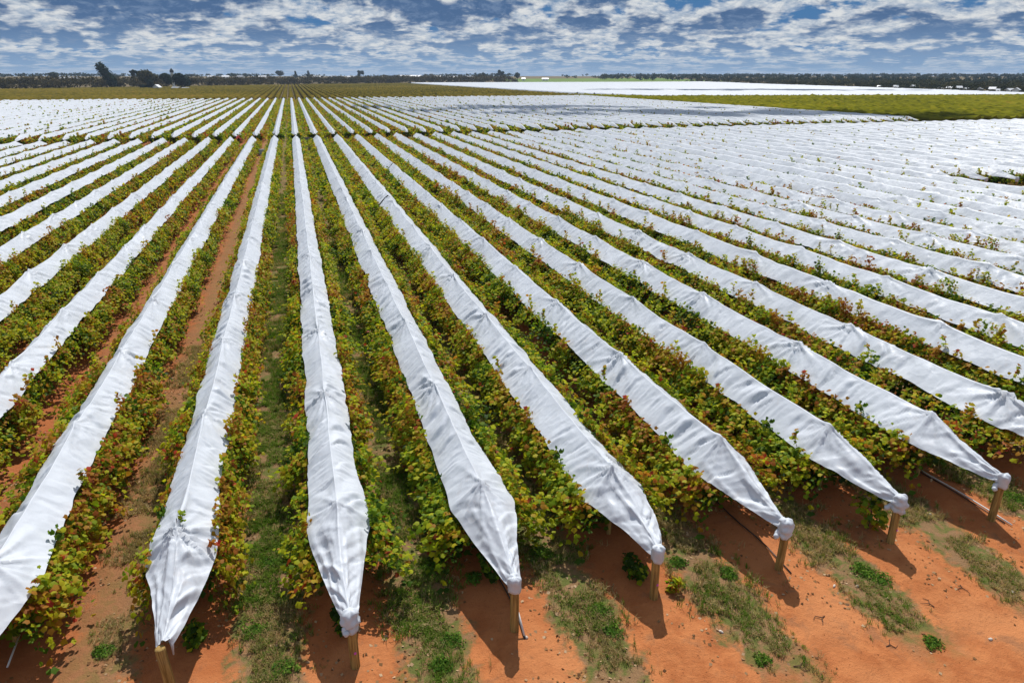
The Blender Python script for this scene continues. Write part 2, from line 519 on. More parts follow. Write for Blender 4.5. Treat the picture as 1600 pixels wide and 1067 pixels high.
def cover_mesh(x0, y0, y1, seed, taper0=True, taper1=True, ncross=24, dyk=0.0035, dymin=0.06, dymax=0.45, ystart=None, wend=0.11, zend=1.40, top=2.10, wb=0.60, zb=1.44):
    """a white sheet hung over a ridge wire; y0..y1 is the row, the sheet may start at ystart"""
    ya = y0 if ystart is None else max(y0, ystart)
    ys = [ya]
    while ys[-1] < y1:
        d = math.hypot(x0, ys[-1])
        ys.append(ys[-1] + min(max(d * dyk, dymin), dymax))
    ys[-1] = y1
    ys = np.array(ys)
    u = np.linspace(-1, 1, ncross + 1)
    u = np.sign(u) * np.abs(u) ** 1.25
    YY, TT = np.meshgrid(ys, u, indexing='ij')
    A = np.abs(TT); side = np.sign(TT); sd = seed * 13 + (TT > 0) * 7
    pk = peaks_of(seed, y0, y1); PK = peak1(seed)
    # ridge and hem along the row
    P = np.array(pk)
    i = np.clip(np.searchsorted(P, ys) - 1, 0, len(P) - 2)
    f = np.clip((ys - P[i]) / np.maximum(P[i + 1] - P[i], 0.1), 0, 1)
    sag = 0.10 * (4 * f * (1 - f)) ** 0.8
    ridge = top - sag + 0.10 * (fbm(ys * 0.45, 0.5, seed, 2) - 0.5) + 0.05 * (vn(ys * 1.7, 3.5, seed + 5) - 0.5)
    def hem(sgn):
        w = wb + 0.12 * np.exp(-((ys - y0 - PK) / 1.5) ** 2) + 0.20 * (fbm(ys * 0.35, 2.5 + sgn, seed + 31, 3) - 0.5) + 0.07 * (vn(ys * 2.3, 8.5 + sgn, seed + 3) - 0.5)
        z = zb + 0.22 * (fbm(ys * 0.6, 5.5 + sgn, seed + 41, 3) - 0.5) + 0.05 * (vn(ys * 2.9, 1.5 + sgn, seed + 8) - 0.5)
        return w, z
    wl, zl = hem(0); wr, zr = hem(4)
    wl = wl * 1.0
    for flag, d in ((taper0, ys - y0), (taper1, y1 - ys)):
        if not flag: continue
        g = np.clip(d / PK, 0, 1)
        ridge = np.where(g < 1, zend + (ridge - zend) * (0.80 * g + 0.20 * g ** 2.2), ridge)
        k = g ** 0.82
        wl = np.where(g < 1, wend + (wl - wend) * k, wl); wr = np.where(g < 1, wend + (wr - wend) * k, wr)
        he = zend - 0.17
        zl = np.where(g < 1, he + (zl - he) * (0.6 * g + 0.4 * g * g), zl)
        zr = np.where(g < 1, he + (zr - he) * (0.6 * g + 0.4 * g * g), zr)
    W = np.where(TT < 0, wl[:, None], wr[:, None]); ZH = np.where(TT < 0, zl[:, None], zr[:, None])
    bulge = 0.05 * (fbm(YY * 0.5, side * 3 + 0.5, seed + 51, 2) - 0.35)
    Xp = W * TT
    prof = 0.55 * A ** 0.85 + 0.45 * A ** 1.15
    Zp = ridge[:, None] * (1 - prof) + ZH * prof + bulge * np.sin(np.pi * A)
    # pleats running from the ridge wire to the hem, fanning out from the supports: slow rise, sudden fall
    fan = (2 * f - 1)[:, None]
    act = sstep(0.30, 0.62, fbm(YY * 0.25, side + 0.5, seed + 95, 2))
    disp = np.zeros_like(YY)
    for (cell, am, sk, fall, sdd) in ((1.05, 0.21, 0.55, 0.17, 201), (0.47, 0.12, 0.8, 0.22, 211), (0.23, 0.040, 0.6, 0.3, 221)):
        q = (YY + sk * fan * A + 0.9 * cell * (fbm(YY * 0.6 / cell * 0.5, A * 1.3 + side * 3, seed + sdd, 2) - 0.5)) / cell
        c = np.floor(q); fr = q - c
        ha = _hash(c, side * 3 + 5, seed + sdd); hb = _hash(c + 57, side * 3 + 5, seed + sdd)
        ha = np.where(ha > 0.38, ha, ha * 0.25)
        fr = np.where(hb > 0.5, fr, 1 - fr)
        saw = np.where(fr < 1 - fall, fr / (1 - fall), (1 - fr) / fall)
        env = np.clip(A / 0.22, 0, 1) * (1 - 0.45 * A) * np.exp(-((A - (0.35 + 0.5 * hb)) / 0.5) ** 2)
        disp = disp + am * ha * (saw - 0.45) * env * (0.35 + 0.75 * act)
    n3 = fbm(YY * 0.8, A * 1.2 + side * 4, seed + 91, 2) - 0.5
    disp = disp + 0.07 * n3 * A
    # star folds round every support
    for p in pk:
        if p < ya - 2: continue
        dy = YY - p; rr = np.sqrt(dy ** 2 + (Xp * 1.25) ** 2) + 1e-4
        sel = rr < 1.9
        if not sel.any() or math.hypot(x0, p) > 75: continue
        ang = np.arctan2(Xp * 1.25, dy)
        ph = (hash((seed, round(p, 2))) % 628) / 100.0
        sg = 0.35 + 0.85 * (((seed * 31 + int(p * 10)) * 2654435761) % 1000) / 1000.0 * (1.15 if p < y0 + 4 else 0.8)
        nf = 3.5 + 2.0 * ((seed * 17 + int(p * 7)) % 5) / 5.0
        fold = (1 - np.abs(np.sin(ang * nf + ph + 0.6 * np.sin(ang * 2 + ph)))) ** 2 - 0.3
        fold2 = (1 - np.abs(np.sin(ang * 9.5 - ph))) ** 2 - 0.3
        fall = sg * np.exp(-rr / 0.75) * np.minimum(1, rr / 0.16) * (rr < 1.9)
        disp = disp + (0.19 * fold + 0.085 * fold2) * fall * sel
        Zp = Zp + 0.055 * np.exp(-(rr / 0.17) ** 2)
    if taper0:
        g = np.clip((YY - y0) / PK, 0, 1)
        lon = ridged(TT * 3.2 + 0.3 * np.sin(YY * 2 + seed), 0.5 + YY * 0.25, seed + 111) ** 2 - 0.35
        disp = disp + 0.085 * lon * np.sin(np.pi * g) ** 0.8 * (g < 1)
        cr = ridged(YY * 3.2 + TT * 1.3, TT * 2.2, seed + 121) ** 3 - 0.3
        disp = disp + 0.03 * cr * (1 - g) ** 0.5 * (g < 1)
    nzx = 0.55 * side * (1 - 0.5 * A)
    Xp = Xp + disp * nzx
    Zp = Zp + disp * 0.8
    Yp = YY + 0.03 * (vn(YY * 1.3, TT * 3, seed + 131) - 0.5)
    Xp = Xp + 0.07 * (fbm(YY * 0.3, 0.5, seed + 141, 2) - 0.5) * np.clip((YY - y0) / 2, 0, 1)
    if taper0:
        gg = np.clip((YY - y0) / PK, 0, 1)
        Xp = Xp + (0.16 * (((seed * 37) % 11) / 11.0 - 0.5)) * np.sin(np.pi * gg) * (gg < 1)
    V = np.stack([Xp + x0, Yp, Zp], -1)
    n0, n1_ = YY.shape
    ii = np.arange(n0 * n1_).reshape(n0, n1_)
    qd = np.stack([ii[:-1, :-1], ii[:-1, 1:], ii[1:, 1:], ii[1:, :-1]], -1).reshape(-1, 4)
    V[..., 0] -= x0; V[..., 1] -= y0
    return mk_mesh('cover_sheet', V, qd, mat=M['cover'], smooth=True), pk


def lathe_mesh(name, prof, seg, mat, fn=None):
    """prof: list of (r,z); fn(angle, r, z) -> r,z"""
    vs = []
    for (r, z) in prof:
        for k in range(seg):
            a = 2 * math.pi * k / seg
            rr, zz = fn(a, r, z) if fn else (r, z)
            vs.append((rr * math.cos(a), rr * math.sin(a), zz))
    n = len(prof); fs = []
    for i in range(n - 1):
        for k in range(seg):
            fs.append((i * seg + k, i * seg + (k + 1) % seg, (i + 1) * seg + (k + 1) % seg, (i + 1) * seg + k))
    vs.append((0, 0, prof[-1][1] + 0.004)); c = len(vs) - 1
    tr = [((n - 1) * seg + k, (n - 1) * seg + (k + 1) % seg, c) for k in range(seg)]
    return mk_mesh(name, vs, fs, tr, mat=mat, smooth=True)


def wrap_mesh(seed, kind):
    r = random.Random(seed)
    ph = [r.uniform(0, 6.28) for _ in range(6)]
    def fn(a, rad, z):
        tw = 0.10 * math.sin(3 * a + z * 26 + ph[0]) + 0.07 * math.sin(5 * a - z * 37 + ph[1]) + 0.05 * math.sin(9 * a + z * 60 + ph[2])
        k = 1.05 if kind == 'knot' else 0.6
        return rad * (1 + tw * k), z + 0.022 * math.sin(2 * a + ph[3]) + 0.012 * math.sin(5 * a + ph[4])
    if kind == 'knot':
        prof = [(0.105, 1.02), (0.135, 1.03), (0.15, 1.08), (0.145, 1.13), (0.132, 1.16), (0.155, 1.19), (0.18, 1.24), (0.185, 1.28), (0.16, 1.33), (0.145, 1.37), (0.15, 1.42), (0.135, 1.46), (0.07, 1.49)]
    else:
        prof = [(0.10, 1.11), (0.132, 1.115), (0.138, 1.17), (0.135, 1.23), (0.138, 1.30), (0.146, 1.37), (0.14, 1.43), (0.12, 1.46), (0.05, 1.475)]
    return lathe_mesh('tied_end', prof, 26, M['cover'], fn)


def tail_mesh(seed, length):
    r = random.Random(seed)
    mb = MB(); pts = []
    for i in range(8):
        f = i / 7
        pts.append((-0.10 - f * length * 0.8, 0.02 + 0.03 * math.sin(f * 5), 1.16 - f * f * length * 0.8 + 0.02 * math.sin(f * 9)))
    mb.tube(pts, [0.05, 0.055, 0.06, 0.065, 0.06, 0.065, 0.07, 0.03], 8)
    return mb.mesh('loose_tail', M['cover'], True)


def post_mesh(h, r, seed):
    rr = random.Random(seed)
    ph = rr.uniform(0, 6)
    def fn(a, rad, z):
        return rad * (1 + 0.025 * math.sin(3 * a + z * 2 + ph)), z
    prof = [(r * 1.04, -0.35), (r * 1.03, 0.0), (r * 1.01, h * 0.3), (r, h * 0.6), (r * 0.98, h - 0.015), (r * 0.92, h), (r * 0.5, h + 0.002)]
    return lathe_mesh('post', prof, 16, M['wood'], fn)


ORD = ['', 'first', 'second', 'third', 'fourth', 'fifth', 'sixth', 'seventh', 'eighth', 'ninth', 'tenth', 'eleventh', 'twelfth',
       'thirteenth', 'fourteenth', 'fifteenth', 'sixteenth', 'seventeenth', 'eighteenth', 'nineteenth', 'twentieth']
NAMED = {-2: 'row cut by the lower left edge', -1: 'row with the bare post top', 0: 'central row with the twisted knot',
         1: 'row with a white pipe at its post', 2: 'row ending beside a yellow leafed plant', 3: 'row tied with a small bow',
         4: 'row with a rounded knot and bush', 5: 'row whose post stands furthest right'}


def rowname(k):
    if k in NAMED: return NAMED[k]
    if k > 5: return '%s row beyond the furthest right post' % ORD[k - 5] if k - 5 <= 20 else None
    return '%s row left of the bare post row' % ORD[-1 - k] if -1 - k <= 20 else None


# ------------------------------------------------------------------ vine foliage
LEAF = np.array([(0, 0, 0.0), (0.30, -0.45, -0.10), (0.55, 0.02, -0.12), (0.24, 0.28, -0.02), (0.0, 0.62, -0.12), (-0.24, 0.28, -0.02), (-0.55, 0.02, -0.12), (-0.30, -0.45, -0.10)])
LEAF_T = np.array([(0, i, i + 1 if i < 7 else 1) for i in range(1, 8)])
LEAF4 = np.array([(0, -0.5, -0.06), (0.5, 0.0, -0.05), (0, 0.5, -0.10), (-0.5, 0.0, -0.05)])
LEAF4_T = np.array([(0, 1, 2), (0, 2, 3)])


def frames(n, normal):
    """random tangent frames round the given normals"""
    t = rng.normal(size=(n, 3)); t -= (t * normal).sum(1)[:, None] * normal
    t /= np.linalg.norm(t, axis=1)[:, None] + 1e-9
    b = np.cross(normal, t)
    return t, b


def leaves(P, Nrm, size, tone, tmpl=LEAF, tri=LEAF_T):
    n = len(P)
    Nrm = Nrm / (np.linalg.norm(Nrm, axis=1)[:, None] + 1e-9)
    t, b = frames(n, Nrm)
    cup = rng.uniform(0.3, 1.9, n)[:, None]
    V = P[:, None, :] + size[:, None, None] * (tmpl[None, :, 0:1] * t[:, None, :] + tmpl[None, :, 1:2] * b[:, None, :] + (tmpl[None, :, 2] * cup)[..., None] * Nrm[:, None, :])
    m = len(tmpl)
    T = tri[None] + (np.arange(n) * m)[:, None, None]
    return V.reshape(-1, 3), T.reshape(-1, 3), np.repeat(tone, m)


def shell_top(ax):
    return np.where(ax < 0.74, 1.43, 1.78)


def foliage_mesh(L, seed, shoots_per_m, nleaf, size, lod=0, first=False, wide=1.0):
    """one stretch of vine canopy: arching and drooping shoots on both sides of the row, leaves along them"""
    global rng
    rng = np.random.default_rng(seed)
    ns = int(L * shoots_per_m * 2)
    side = np.where(rng.random(ns) < 0.5, -1.0, 1.0)
    yb = rng.uniform(0, L, ns)
    dens = fbm(yb * 0.75, side * 5 + 3.3, seed, 2)
    keep = rng.random(ns) < np.clip((dens - 0.22) * 3.2, 0.12, 1)
    side, yb = side[keep], yb[keep]; ns = len(yb)
    if first:   # thin the row towards its end
        keep = rng.random(ns) < np.clip(yb / 1.6, 0.05, 1); side, yb = side[keep], yb[keep]; ns = len(yb)
    loc = fbm(yb * 0.5, side * 7 + 1.3, seed + 3, 2)
    reach = (0.40 + 0.75 * loc + rng.uniform(-0.12, 0.30, ns)) * wide
    reach = np.where(rng.random(ns) < 0.05, reach + rng.uniform(0.2, 0.5, ns), reach)
    drop = rng.uniform(0.1, 1.0, ns) * (0.55 + 0.9 * fbm(yb * 0.6, side * 3 + 9.3, seed + 5, 2))
    lat = rng.normal(0, 0.28, ns)
    zb = rng.uniform(1.15, 1.5, ns)
    up = rng.uniform(0.05, 0.32, ns)
    tone_s = np.clip(0.03 + 0.75 * fbm(yb * 0.9, side * 4 + 2.3, seed + 7, 3) + rng.normal(0, 0.13, ns), 0, 1)
    erect = rng.random(ns) < (0.035 if lod == 0 else 0.018)
    Ps, Ns, Ss, Ts = [], [], [], []
    n = nleaf
    tt = ((np.arange(n)[None] + rng.uniform(0, 1, (ns, n))) / n) ** 0.75
    x = 0.2 + reach[:, None] * tt
    z = zb[:, None] + up[:, None] * np.sin(np.pi * np.minimum(1, tt * 1.2)) - drop[:, None] * tt ** 2
    y = yb[:, None] + lat[:, None] * tt
    if erect.any():
        e = erect
        x[e] = (0.66 + rng.uniform(0, 0.2, e.sum())[:, None]) + 0.12 * tt[e]
        z[e] = 1.35 + rng.uniform(0.35, 0.75, e.sum())[:, None] * tt[e]
        y[e] = yb[e][:, None] + 0.3 * lat[e][:, None] * tt[e]
    x = x + rng.normal(0, 0.065, x.shape); z = z + rng.normal(0, 0.06, x.shape); y = y + rng.normal(0, 0.07, x.shape)
    ax = np.abs(x)
    cap = np.where(ax < 0.74, 1.40, 2.3)
    z = np.where(erect[:, None], z, np.minimum(z, np.where(ax < 0.74, 1.32 - rng.uniform(0, 0.15, x.shape), 1.66)))
    z = np.maximum(z, 0.12 + rng.uniform(0, 0.1, x.shape))
    P = np.stack([x * side[:, None], y, z], -1).reshape(-1, 3)
    out = np.stack([np.repeat(side, n), np.zeros(ns * n), np.zeros(ns * n)], -1)
    Nn = out * 0.35 + np.array([0, -0.05, 0.85]) + rng.normal(0, 0.48, P.shape)
    tl = np.repeat(tone_s, n) + rng.normal(0, 0.10, ns * n)
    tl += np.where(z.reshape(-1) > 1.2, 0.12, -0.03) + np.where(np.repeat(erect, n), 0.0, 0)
    young = (tt.reshape(-1) > 0.82) & (rng.random(ns * n) < 0.5)
    tl = np.where(young, 0.52 + rng.normal(0, 0.05, ns * n), tl)
    red = rng.random(ns * n) < 0.02
    tl = np.where(tl > 0.72, 0.60 + 0.4 * (tl - 0.72) + rng.normal(0, 0.05, ns * n), tl)
    tl = np.where(red, 0.90, tl)
    sz = size * rng.uniform(0.6, 1.25, ns * n)
    # leaves filling the heart of the canopy, its shade painted into their dark tones
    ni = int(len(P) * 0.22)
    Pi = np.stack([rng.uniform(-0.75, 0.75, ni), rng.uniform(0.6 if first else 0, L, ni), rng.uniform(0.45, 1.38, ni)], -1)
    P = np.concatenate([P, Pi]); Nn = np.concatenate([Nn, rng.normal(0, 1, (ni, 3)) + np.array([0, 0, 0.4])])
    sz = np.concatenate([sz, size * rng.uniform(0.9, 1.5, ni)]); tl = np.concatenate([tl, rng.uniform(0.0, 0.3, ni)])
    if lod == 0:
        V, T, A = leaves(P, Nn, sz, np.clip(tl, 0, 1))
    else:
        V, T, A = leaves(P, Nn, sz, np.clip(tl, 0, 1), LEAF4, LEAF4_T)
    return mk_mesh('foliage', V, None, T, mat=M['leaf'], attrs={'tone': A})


SEG_N, SEG_M, SEG_F = 6.0, 12.0, 34.8
FOL_N = [foliage_mesh(SEG_N, 100 + i, 34, 24, 0.124, wide=1.12) for i in range(4)]
FOL_E = [foliage_mesh(SEG_N, 140 + i, 34, 24, 0.124, first=True, wide=1.06) for i in range(2)]
FOL_M = [foliage_mesh(SEG_M, 200 + i, 18, 15, 0.21, lod=1, wide=1.12) for i in range(5)]
FOL_F = [foliage_mesh(SEG_F, 300 + i, 8.0, 8, 0.42, lod=1, wide=1.15) for i in range(4)]


def trunk_mesh(seed):
    r = random.Random(seed); mb = MB()
    p = [(0, 0, -0.1)]
    for i in range(1, 7): p.append((r.uniform(-0.05, 0.05), r.uniform(-0.06, 0.06), i * 0.2))
    mb.tube(p, [0.055, 0.05, 0.042, 0.045, 0.04, 0.045, 0.04], 7)
    for s in (-1, 1):
        q = [p[-1], (0.03, s * 0.35, 1.33), (0.0, s * 0.8, 1.36), (-0.02, s * 1.2, 1.35)]
        mb.tube(q, [0.035, 0.03, 0.026, 0.018], 6)
    return mb.mesh('trunk', M['bark'], True)


TRUNKS = [trunk_mesh(i) for i in range(3)]


def shoot_mesh(seed, up=True):
    """a single cane with big leaves that pokes up beside a cover"""
    global rng
    rng = np.random.default_rng(seed); r = random.Random(seed)
    n = 9
    pts = []
    for i in range(n):
        f = i / (n - 1)
        pts.append((0.10 * f * r.uniform(0.5, 1.5), 0.12 * math.sin(f * 2 + seed), 0.62 * f - (0.1 * f * f)))
    mb = MB(); mb.tube(pts, [0.008] * (n - 1) + [0.004], 5)
    me_c = mb.mesh('cane', M['cane'])
    P = np.array([p for p in pts[2:] for _ in range(2)]) + rng.normal(0, 0.045, (2 * (n - 2), 3))
    Nn = np.array([0, -0.2, 0.8]) + rng.normal(0, 0.4, P.shape)
    V, T, A = leaves(P, Nn, rng.uniform(0.09, 0.16, len(P)), np.clip(rng.normal(0.47, 0.12, len(P)), 0, 1))
    return me_c, mk_mesh('shoot_leaves', V, None, T, mat=M['leaf'], attrs={'tone': A})


SHOOTS = [shoot_mesh(900 + i) for i in range(4)]


def vis_start(x):
    if x >= 0: return max(Y0, x / 1.275 - 16)
    return max(Y0, -x / 0.323 - 45)


def row_begin(k):
    return (Y0 + 0.26 if k == -1 else Y0) if k < 19 else 53.5 - 0.6 * min(k - 19, 6)


POST_END = [post_mesh(1.40, 0.092, i) for i in range(3)]
POST_IN = [post_mesh(1.98, 0.062, 20 + i) for i in range(3)]
KINDS = {-2: 'smooth', -1: 'bare', 0: 'knot', 1: 'smooth', 2: 'smooth', 3: 'knot', 4: 'knot', 5: 'smooth', 6: 'smooth', 7: 'knot'}


def near_row(k):
    x = k * SP
    r = random.Random(1000 + k)
    xk = x + r.uniform(-0.05, 0.05)
    y0 = row_begin(k)
    ys = max(vis_start(x), y0)
    cut = ys > y0 + 0.1
    rn = rowname(k)
    dmin = math.hypot(x, ys)
    nc = 34 if dmin < 24 else (22 if dmin < 50 else 12)
    grp = None
    yend = Y1 + r.uniform(-0.3, 0.3)
    # --- sheet(s)
    spans = [(y0, yend, True, True)]
    if k == 2: spans = [(y0, 55.6, True, False), (55.9, yend, False, True)]
    if k == 3: spans = [(y0, 77.0, True, False), (77.4, yend, False, True)]
    wend, zend = (0.14, 1.47) if k == -1 else (0.12, 1.42)
    for j, (a, b, t0, t1) in enumerate(spans):
        me, pk = cover_mesh(xk, a, b, 50 + k + 100 * j, t0, t1, nc, 0.0026 if dmin < 24 else 0.0035, 0.04, ystart=ys if j == 0 else None, wend=wend, zend=zend,
                            top=2.10 + r.uniform(-0.05, 0.04), wb=0.56 if k < -2 else 0.60 if k <= 0 else (0.65 if k == 1 else 0.74), zb=1.44 if k <= 0 else (1.40 if k == 1 else 1.33))
        if rn:
            if len(spans) == 1: lab = 'white plastic sheet over the ' + rn
            else: lab = ('nearer' if j == 0 else 'farther') + ' white plastic sheet over the ' + rn
            g = None
        else:
            lab = 'white plastic sheet over a crowded row at the far right of the nearer block'; g = 'covers merging at the far right'
        root = thing('row_cover', lab, 'row cover', (xk, a, 0), 0, 'white row covers of the nearer block')
        ob('cover_sheet', me, root)
        if j == 0: pk0 = pk
        if j == 0 and not cut:
            kd = KINDS.get(k, r.choice(['smooth', 'knot']))
            if kd != 'bare':
                w = ob('tied_end', wrap_mesh(k + 40, kd), root)
                if k in (3, 5) or kd == 'knot': ob('loose_tail', tail_mesh(k, 0.14 + 0.1 * r.random()), w, None, 0 if k in (3, 5) else r.uniform(0, 6))
            else:
                mb = MB(); mb.tube([(0.10, 0.10, 1.44), (0.12, 0.06, 1.25), (0.11, 0.05, 1.05)], [0.05, 0.03, 0.015], 8)
                ob('loose_tail', mb.mesh('loose_tail', M['cover'], True), root)
    # --- end post and the inner posts near the end
    if not cut and y0 - 1 < 60:
        h = -0.03 if k == -1 else 0.0
        p = ob('end_post', POST_END[k % 3], None, (xk, y0 - (0.11 if k == -1 else 0), h), r.uniform(0, 6))
        p.rotation_euler = (r.uniform(-0.03, 0.05), r.uniform(-0.03, 0.03), r.uniform(0, 6))
        rn2 = rn or 'a row at the far right'
        tag(p, 'thick round timber end post of the ' + rn2, 'post', 'timber end posts of the nearer block')
        if k in (0, 2, 4):
            mb = MB()
            a0 = -1.35 - p.rotation_euler.z
            for i in range(1):
                d = Vector((math.cos(a0), math.sin(a0), 0)); uu = Vector((-d.y, d.x, 0))
                c = d * 0.097 + Vector((0, 0, 0.52))
                ring = [c + uu * (0.028 * math.cos(q * math.pi / 5)) + Vector((0, 0, 0.03 * math.sin(q * math.pi / 5))) for q in range(10)]
                mb.add(ring + [v + d * 0.006 for v in ring], [tuple(range(10, 20))] + [(q, (q + 1) % 10, 10 + (q + 1) % 10, 10 + q) for q in range(10)])
            ob('paint_mark', mb.mesh('paint_mark', M['pink']), p)
    npost = 0
    for n_, py in enumerate(pk0):
        if py < ys or py > 34 or abs(k) > 9: continue
        npost += 1
        if npost > 3: break
        q = ob('trellis_post', POST_IN[npost % 3], None, (xk, py, 0.0), r.uniform(0, 6))
        tag(q, '%s inner timber post of the %s' % (ORD[npost], rn), 'post', 'trellis posts under the covers')
    # --- vines
    lab = 'leafy grapevines under the sheet of the ' + rn if rn else 'strip of grapevine leaves between crowded white sheets at the far right'
    vr = thing('vine_row', lab, 'grapevines', (xk, y0, 0), 0, 'vine rows of the nearer block')
    y = y0 + (1.5 if not cut else 0)
    if cut: y = y0 + 1.5 + SEG_N * max(0, math.floor((ys - y0 - 1.5) / SEG_N))
    firstseg = not cut
    while y < yend - 4:
        d = math.hypot(x, y)
        if d < 52 and y + SEG_N < yend:
            me = r.choice(FOL_E) if firstseg else r.choice(FOL_N); L = SEG_N
        else:
            me = r.choice(FOL_M); L = min(SEG_M, yend - 1.0 - y)
        o = ob('foliage', me, vr)
        o.location = (0, y - y0, 0)
        sx = r.uniform(0.9, 1.1) * r.choice((-1, 1)) * (0.86 if k < 0 else (1.02 if k == 0 else 1.12))
        sy = L / (SEG_N if me in FOL_N or me in FOL_E else SEG_M)
        o.scale = (sx, sy, r.uniform(0.93, 1.05))
        if not firstseg and r.random() < 0.5:
            o.scale[1] = -sy; o.location[1] += L
        firstseg = False
        y += L
    ty = y0 + 3.5
    while ty < 31 and abs(k) <= 7:
        if ty > ys: ob('trunk', r.choice(TRUNKS), vr, (r.uniform(-0.05, 0.05), ty - y0, gzf(x, ty)), r.uniform(-0.2, 0.2))
        ty += 2.4
    if abs(k) <= 12:
        for _ in range(9):
            sy_ = r.uniform(max(ys, y0 + 2.5), max(ys, y0) + 40); s = r.choice((-1, 1))
            c, lf = r.choice(SHOOTS)
            so = ob('shoot', c, vr, (s * r.uniform(0.72, 0.86), sy_ - y0, 1.42), r.uniform(0, 6))
            ob('shoot_leaves', lf, so)


KL, KR = -15, 47
for k in range(KL, KR + 1):
    near_row(k)

# ------------------------------------------------------------------ far block beyond the cross track
FK_L, FK_R = -36, 42
FAR_COVERS = []
for i in range(6):
    me, _ = cover_mesh(0, Y2, Y3, 700 + i, True, True, 8, dyk=0.0045, dymin=0.4, dymax=1.3, top=2.12, wb=0.56, zb=1.46)
    FAR_COVERS.append(me)


def far_label(k):
    side = 'left' if k < 0 else 'right'
    n = abs(k)
    if k == 0: return 'row straight behind the central one in the far block'
    if n <= 20: return '%s row %s of the centre in the far block' % (ORD[n], side)
    return None


for k in range(FK_L, FK_R + 1):
    r = random.Random(3000 + k)
    x = k * SP + r.uniform(-0.06, 0.06); y = Y2 + r.uniform(-0.5, 0.5)
    fl = far_label(k)
    side = 'left' if k < 0 else 'right'
    o = ob('row_cover', r.choice(FAR_COVERS), None, (x, y, 0))
    o.scale = (r.choice((-1, 1)), 1, r.uniform(0.97, 1.03))
    tag(o, ('white plastic sheet over the ' + fl) if fl else 'white sheet among the merging rows at the %s of the far block' % side, 'row cover', 'white row covers of the far block')
    vr = thing('vine_row', ('vine leaves along the ' + fl) if fl else 'vine leaves among the merging rows at the %s of the far block' % side, 'grapevines', (x, y, 0), 0, 'vine rows of the far block')
    yy = 0.8
    for s in range(6):
        f = ob('foliage', r.choice(FOL_F), vr, (0, yy, 0))
        f.scale = (r.choice((-1, 1)), 0.985, r.uniform(0.95, 1.05))
        yy += SEG_F * 0.985

# ------------------------------------------------------------------ uncovered and covered blocks further off (masses nobody could count)
def hedge_block(name, rows, mat, seed, dy, hgt=1.75, hw=1.15):
    V = []; Q = []; A = []; n = 0
    rr = np.random.default_rng(seed)
    for (x, ya, yb) in rows:
        m = max(3, int((yb - ya) / dy) + 1)
        ys = np.linspace(ya, yb, m)
        prof = np.array([(-0.85, 0.25), (-1.0, 0.72), (-0.42, 1.0), (0.42, 1.0), (1.0, 0.72), (0.85, 0.25)])
        X = x + hw * prof[None, :, 0] * (1 + rr.normal(0, 0.13, (m, 6)))
        Z = hgt * prof[None, :, 1] * (1 + rr.normal(0, 0.10, (m, 6)))
        Y = ys[:, None] + rr.normal(0, dy * 0.2, (m, 6))
        Z = Z + terr(X, Y)
        V.append(np.stack([X, Y, Z], -1).reshape(-1, 3))
        A.append(np.clip(0.45 + rr.normal(0, 0.2, (m, 6)) + 0.5 * (fbm(Y * 0.02, X * 0.02, seed, 2) - 0.5), 0, 1).ravel())
        ii = n + np.arange(m * 6).reshape(m, 6)
        Q.append(np.stack([ii[:-1, :-1], ii[:-1, 1:], ii[1:, 1:], ii[1:, :-1]], -1).reshape(-1, 4))
        n += m * 6
    return mk_mesh(name, np.concatenate(V), np.concatenate(Q), mat=mat, attrs={'tone': np.concatenate(A)})


def scrub_front(x):      # where the vineyard behind stops
    return float(np.interp(x, [-420, -210, -75, 7, 155, 260], [480, 645, 787, 918, 985, 1020]))


rows = []
x = -330
while x < 151:
    ya = max(346.0, -x * 2.7 - 40); yb = scrub_front(x) - 3
    if yb > ya + 10: rows.append((x, ya, yb))
    x += SP
tag(ob('open_vineyard', hedge_block('open_vineyard', rows, M['olive'], 5, 3.0)), 'bronze olive vineyard without covers behind the white rows', 'vineyard', kind='stuff')
rows = []
x = 148.5
while x < 420:
    ya = 131.0 + rng.uniform(-0.6, 0.6); yb = float(np.interp(x, [148, 170, 344, 420], [372, 322, 290, 275]))
    ya = max(ya, x / 1.275 - 35)
    if yb > ya + 5: rows.append((x, ya, yb))
    x += SP
tag(ob('open_vineyard', hedge_block('open_vineyard', rows, M['olive2'], 6, 1.6, 1.9, 1.2)), 'yellow green vineyard without covers at the right', 'vineyard', kind='stuff')


def tent_block(name, rows, seed, dy):
    V = []; Q = []; n = 0
    rr = np.random.default_rng(seed)
    for (x, ya, yb) in rows:
        m = max(2, int((yb - ya) / dy) + 1)
        ys = np.linspace(ya, yb, m)
        px = np.array([-1.05, -0.8, 0, 0.8, 1.05]); pz = np.array([0.5, 1.5, 2.1, 1.5, 0.5])
        X = x + px[None] * (1 + rr.normal(0, 0.05, (m, 5))); Z = pz[None] + rr.normal(0, 0.07, (m, 5)); Y = np.repeat(ys[:, None], 5, 1)
        Z = Z + terr(X, Y)
        V.append(np.stack([X, Y, Z], -1).reshape(-1, 3))
        ii = n + np.arange(m * 5).reshape(m, 5)
        Q.append(np.stack([ii[:-1, :-1], ii[:-1, 1:], ii[1:, 1:], ii[1:, :-1]], -1).reshape(-1, 4)); n += m * 5
    return mk_mesh(name, np.concatenate(V), np.concatenate(Q), mat=M['cover'])


rows = []
x = 162.0
while x < 590:
    ya = float(np.interp(x, [160, 175, 344, 420, 600], [410, 330, 296, 281, 560]))
    if x > 400: ya = float(np.interp(x, [400, 462, 552, 590], [300, 480, 770, 900]))
    yb = float(np.interp(x, [160, 300, 600], [1010, 1000, 960]))
    if yb > ya + 5: rows.append((x, ya, yb))
    x += SP
tag(ob('covered_vineyard', tent_block('covered_vineyard', rows, 8, 4.0)), 'distant block of white covered rows below the tree line', 'vineyard', kind='stuff')


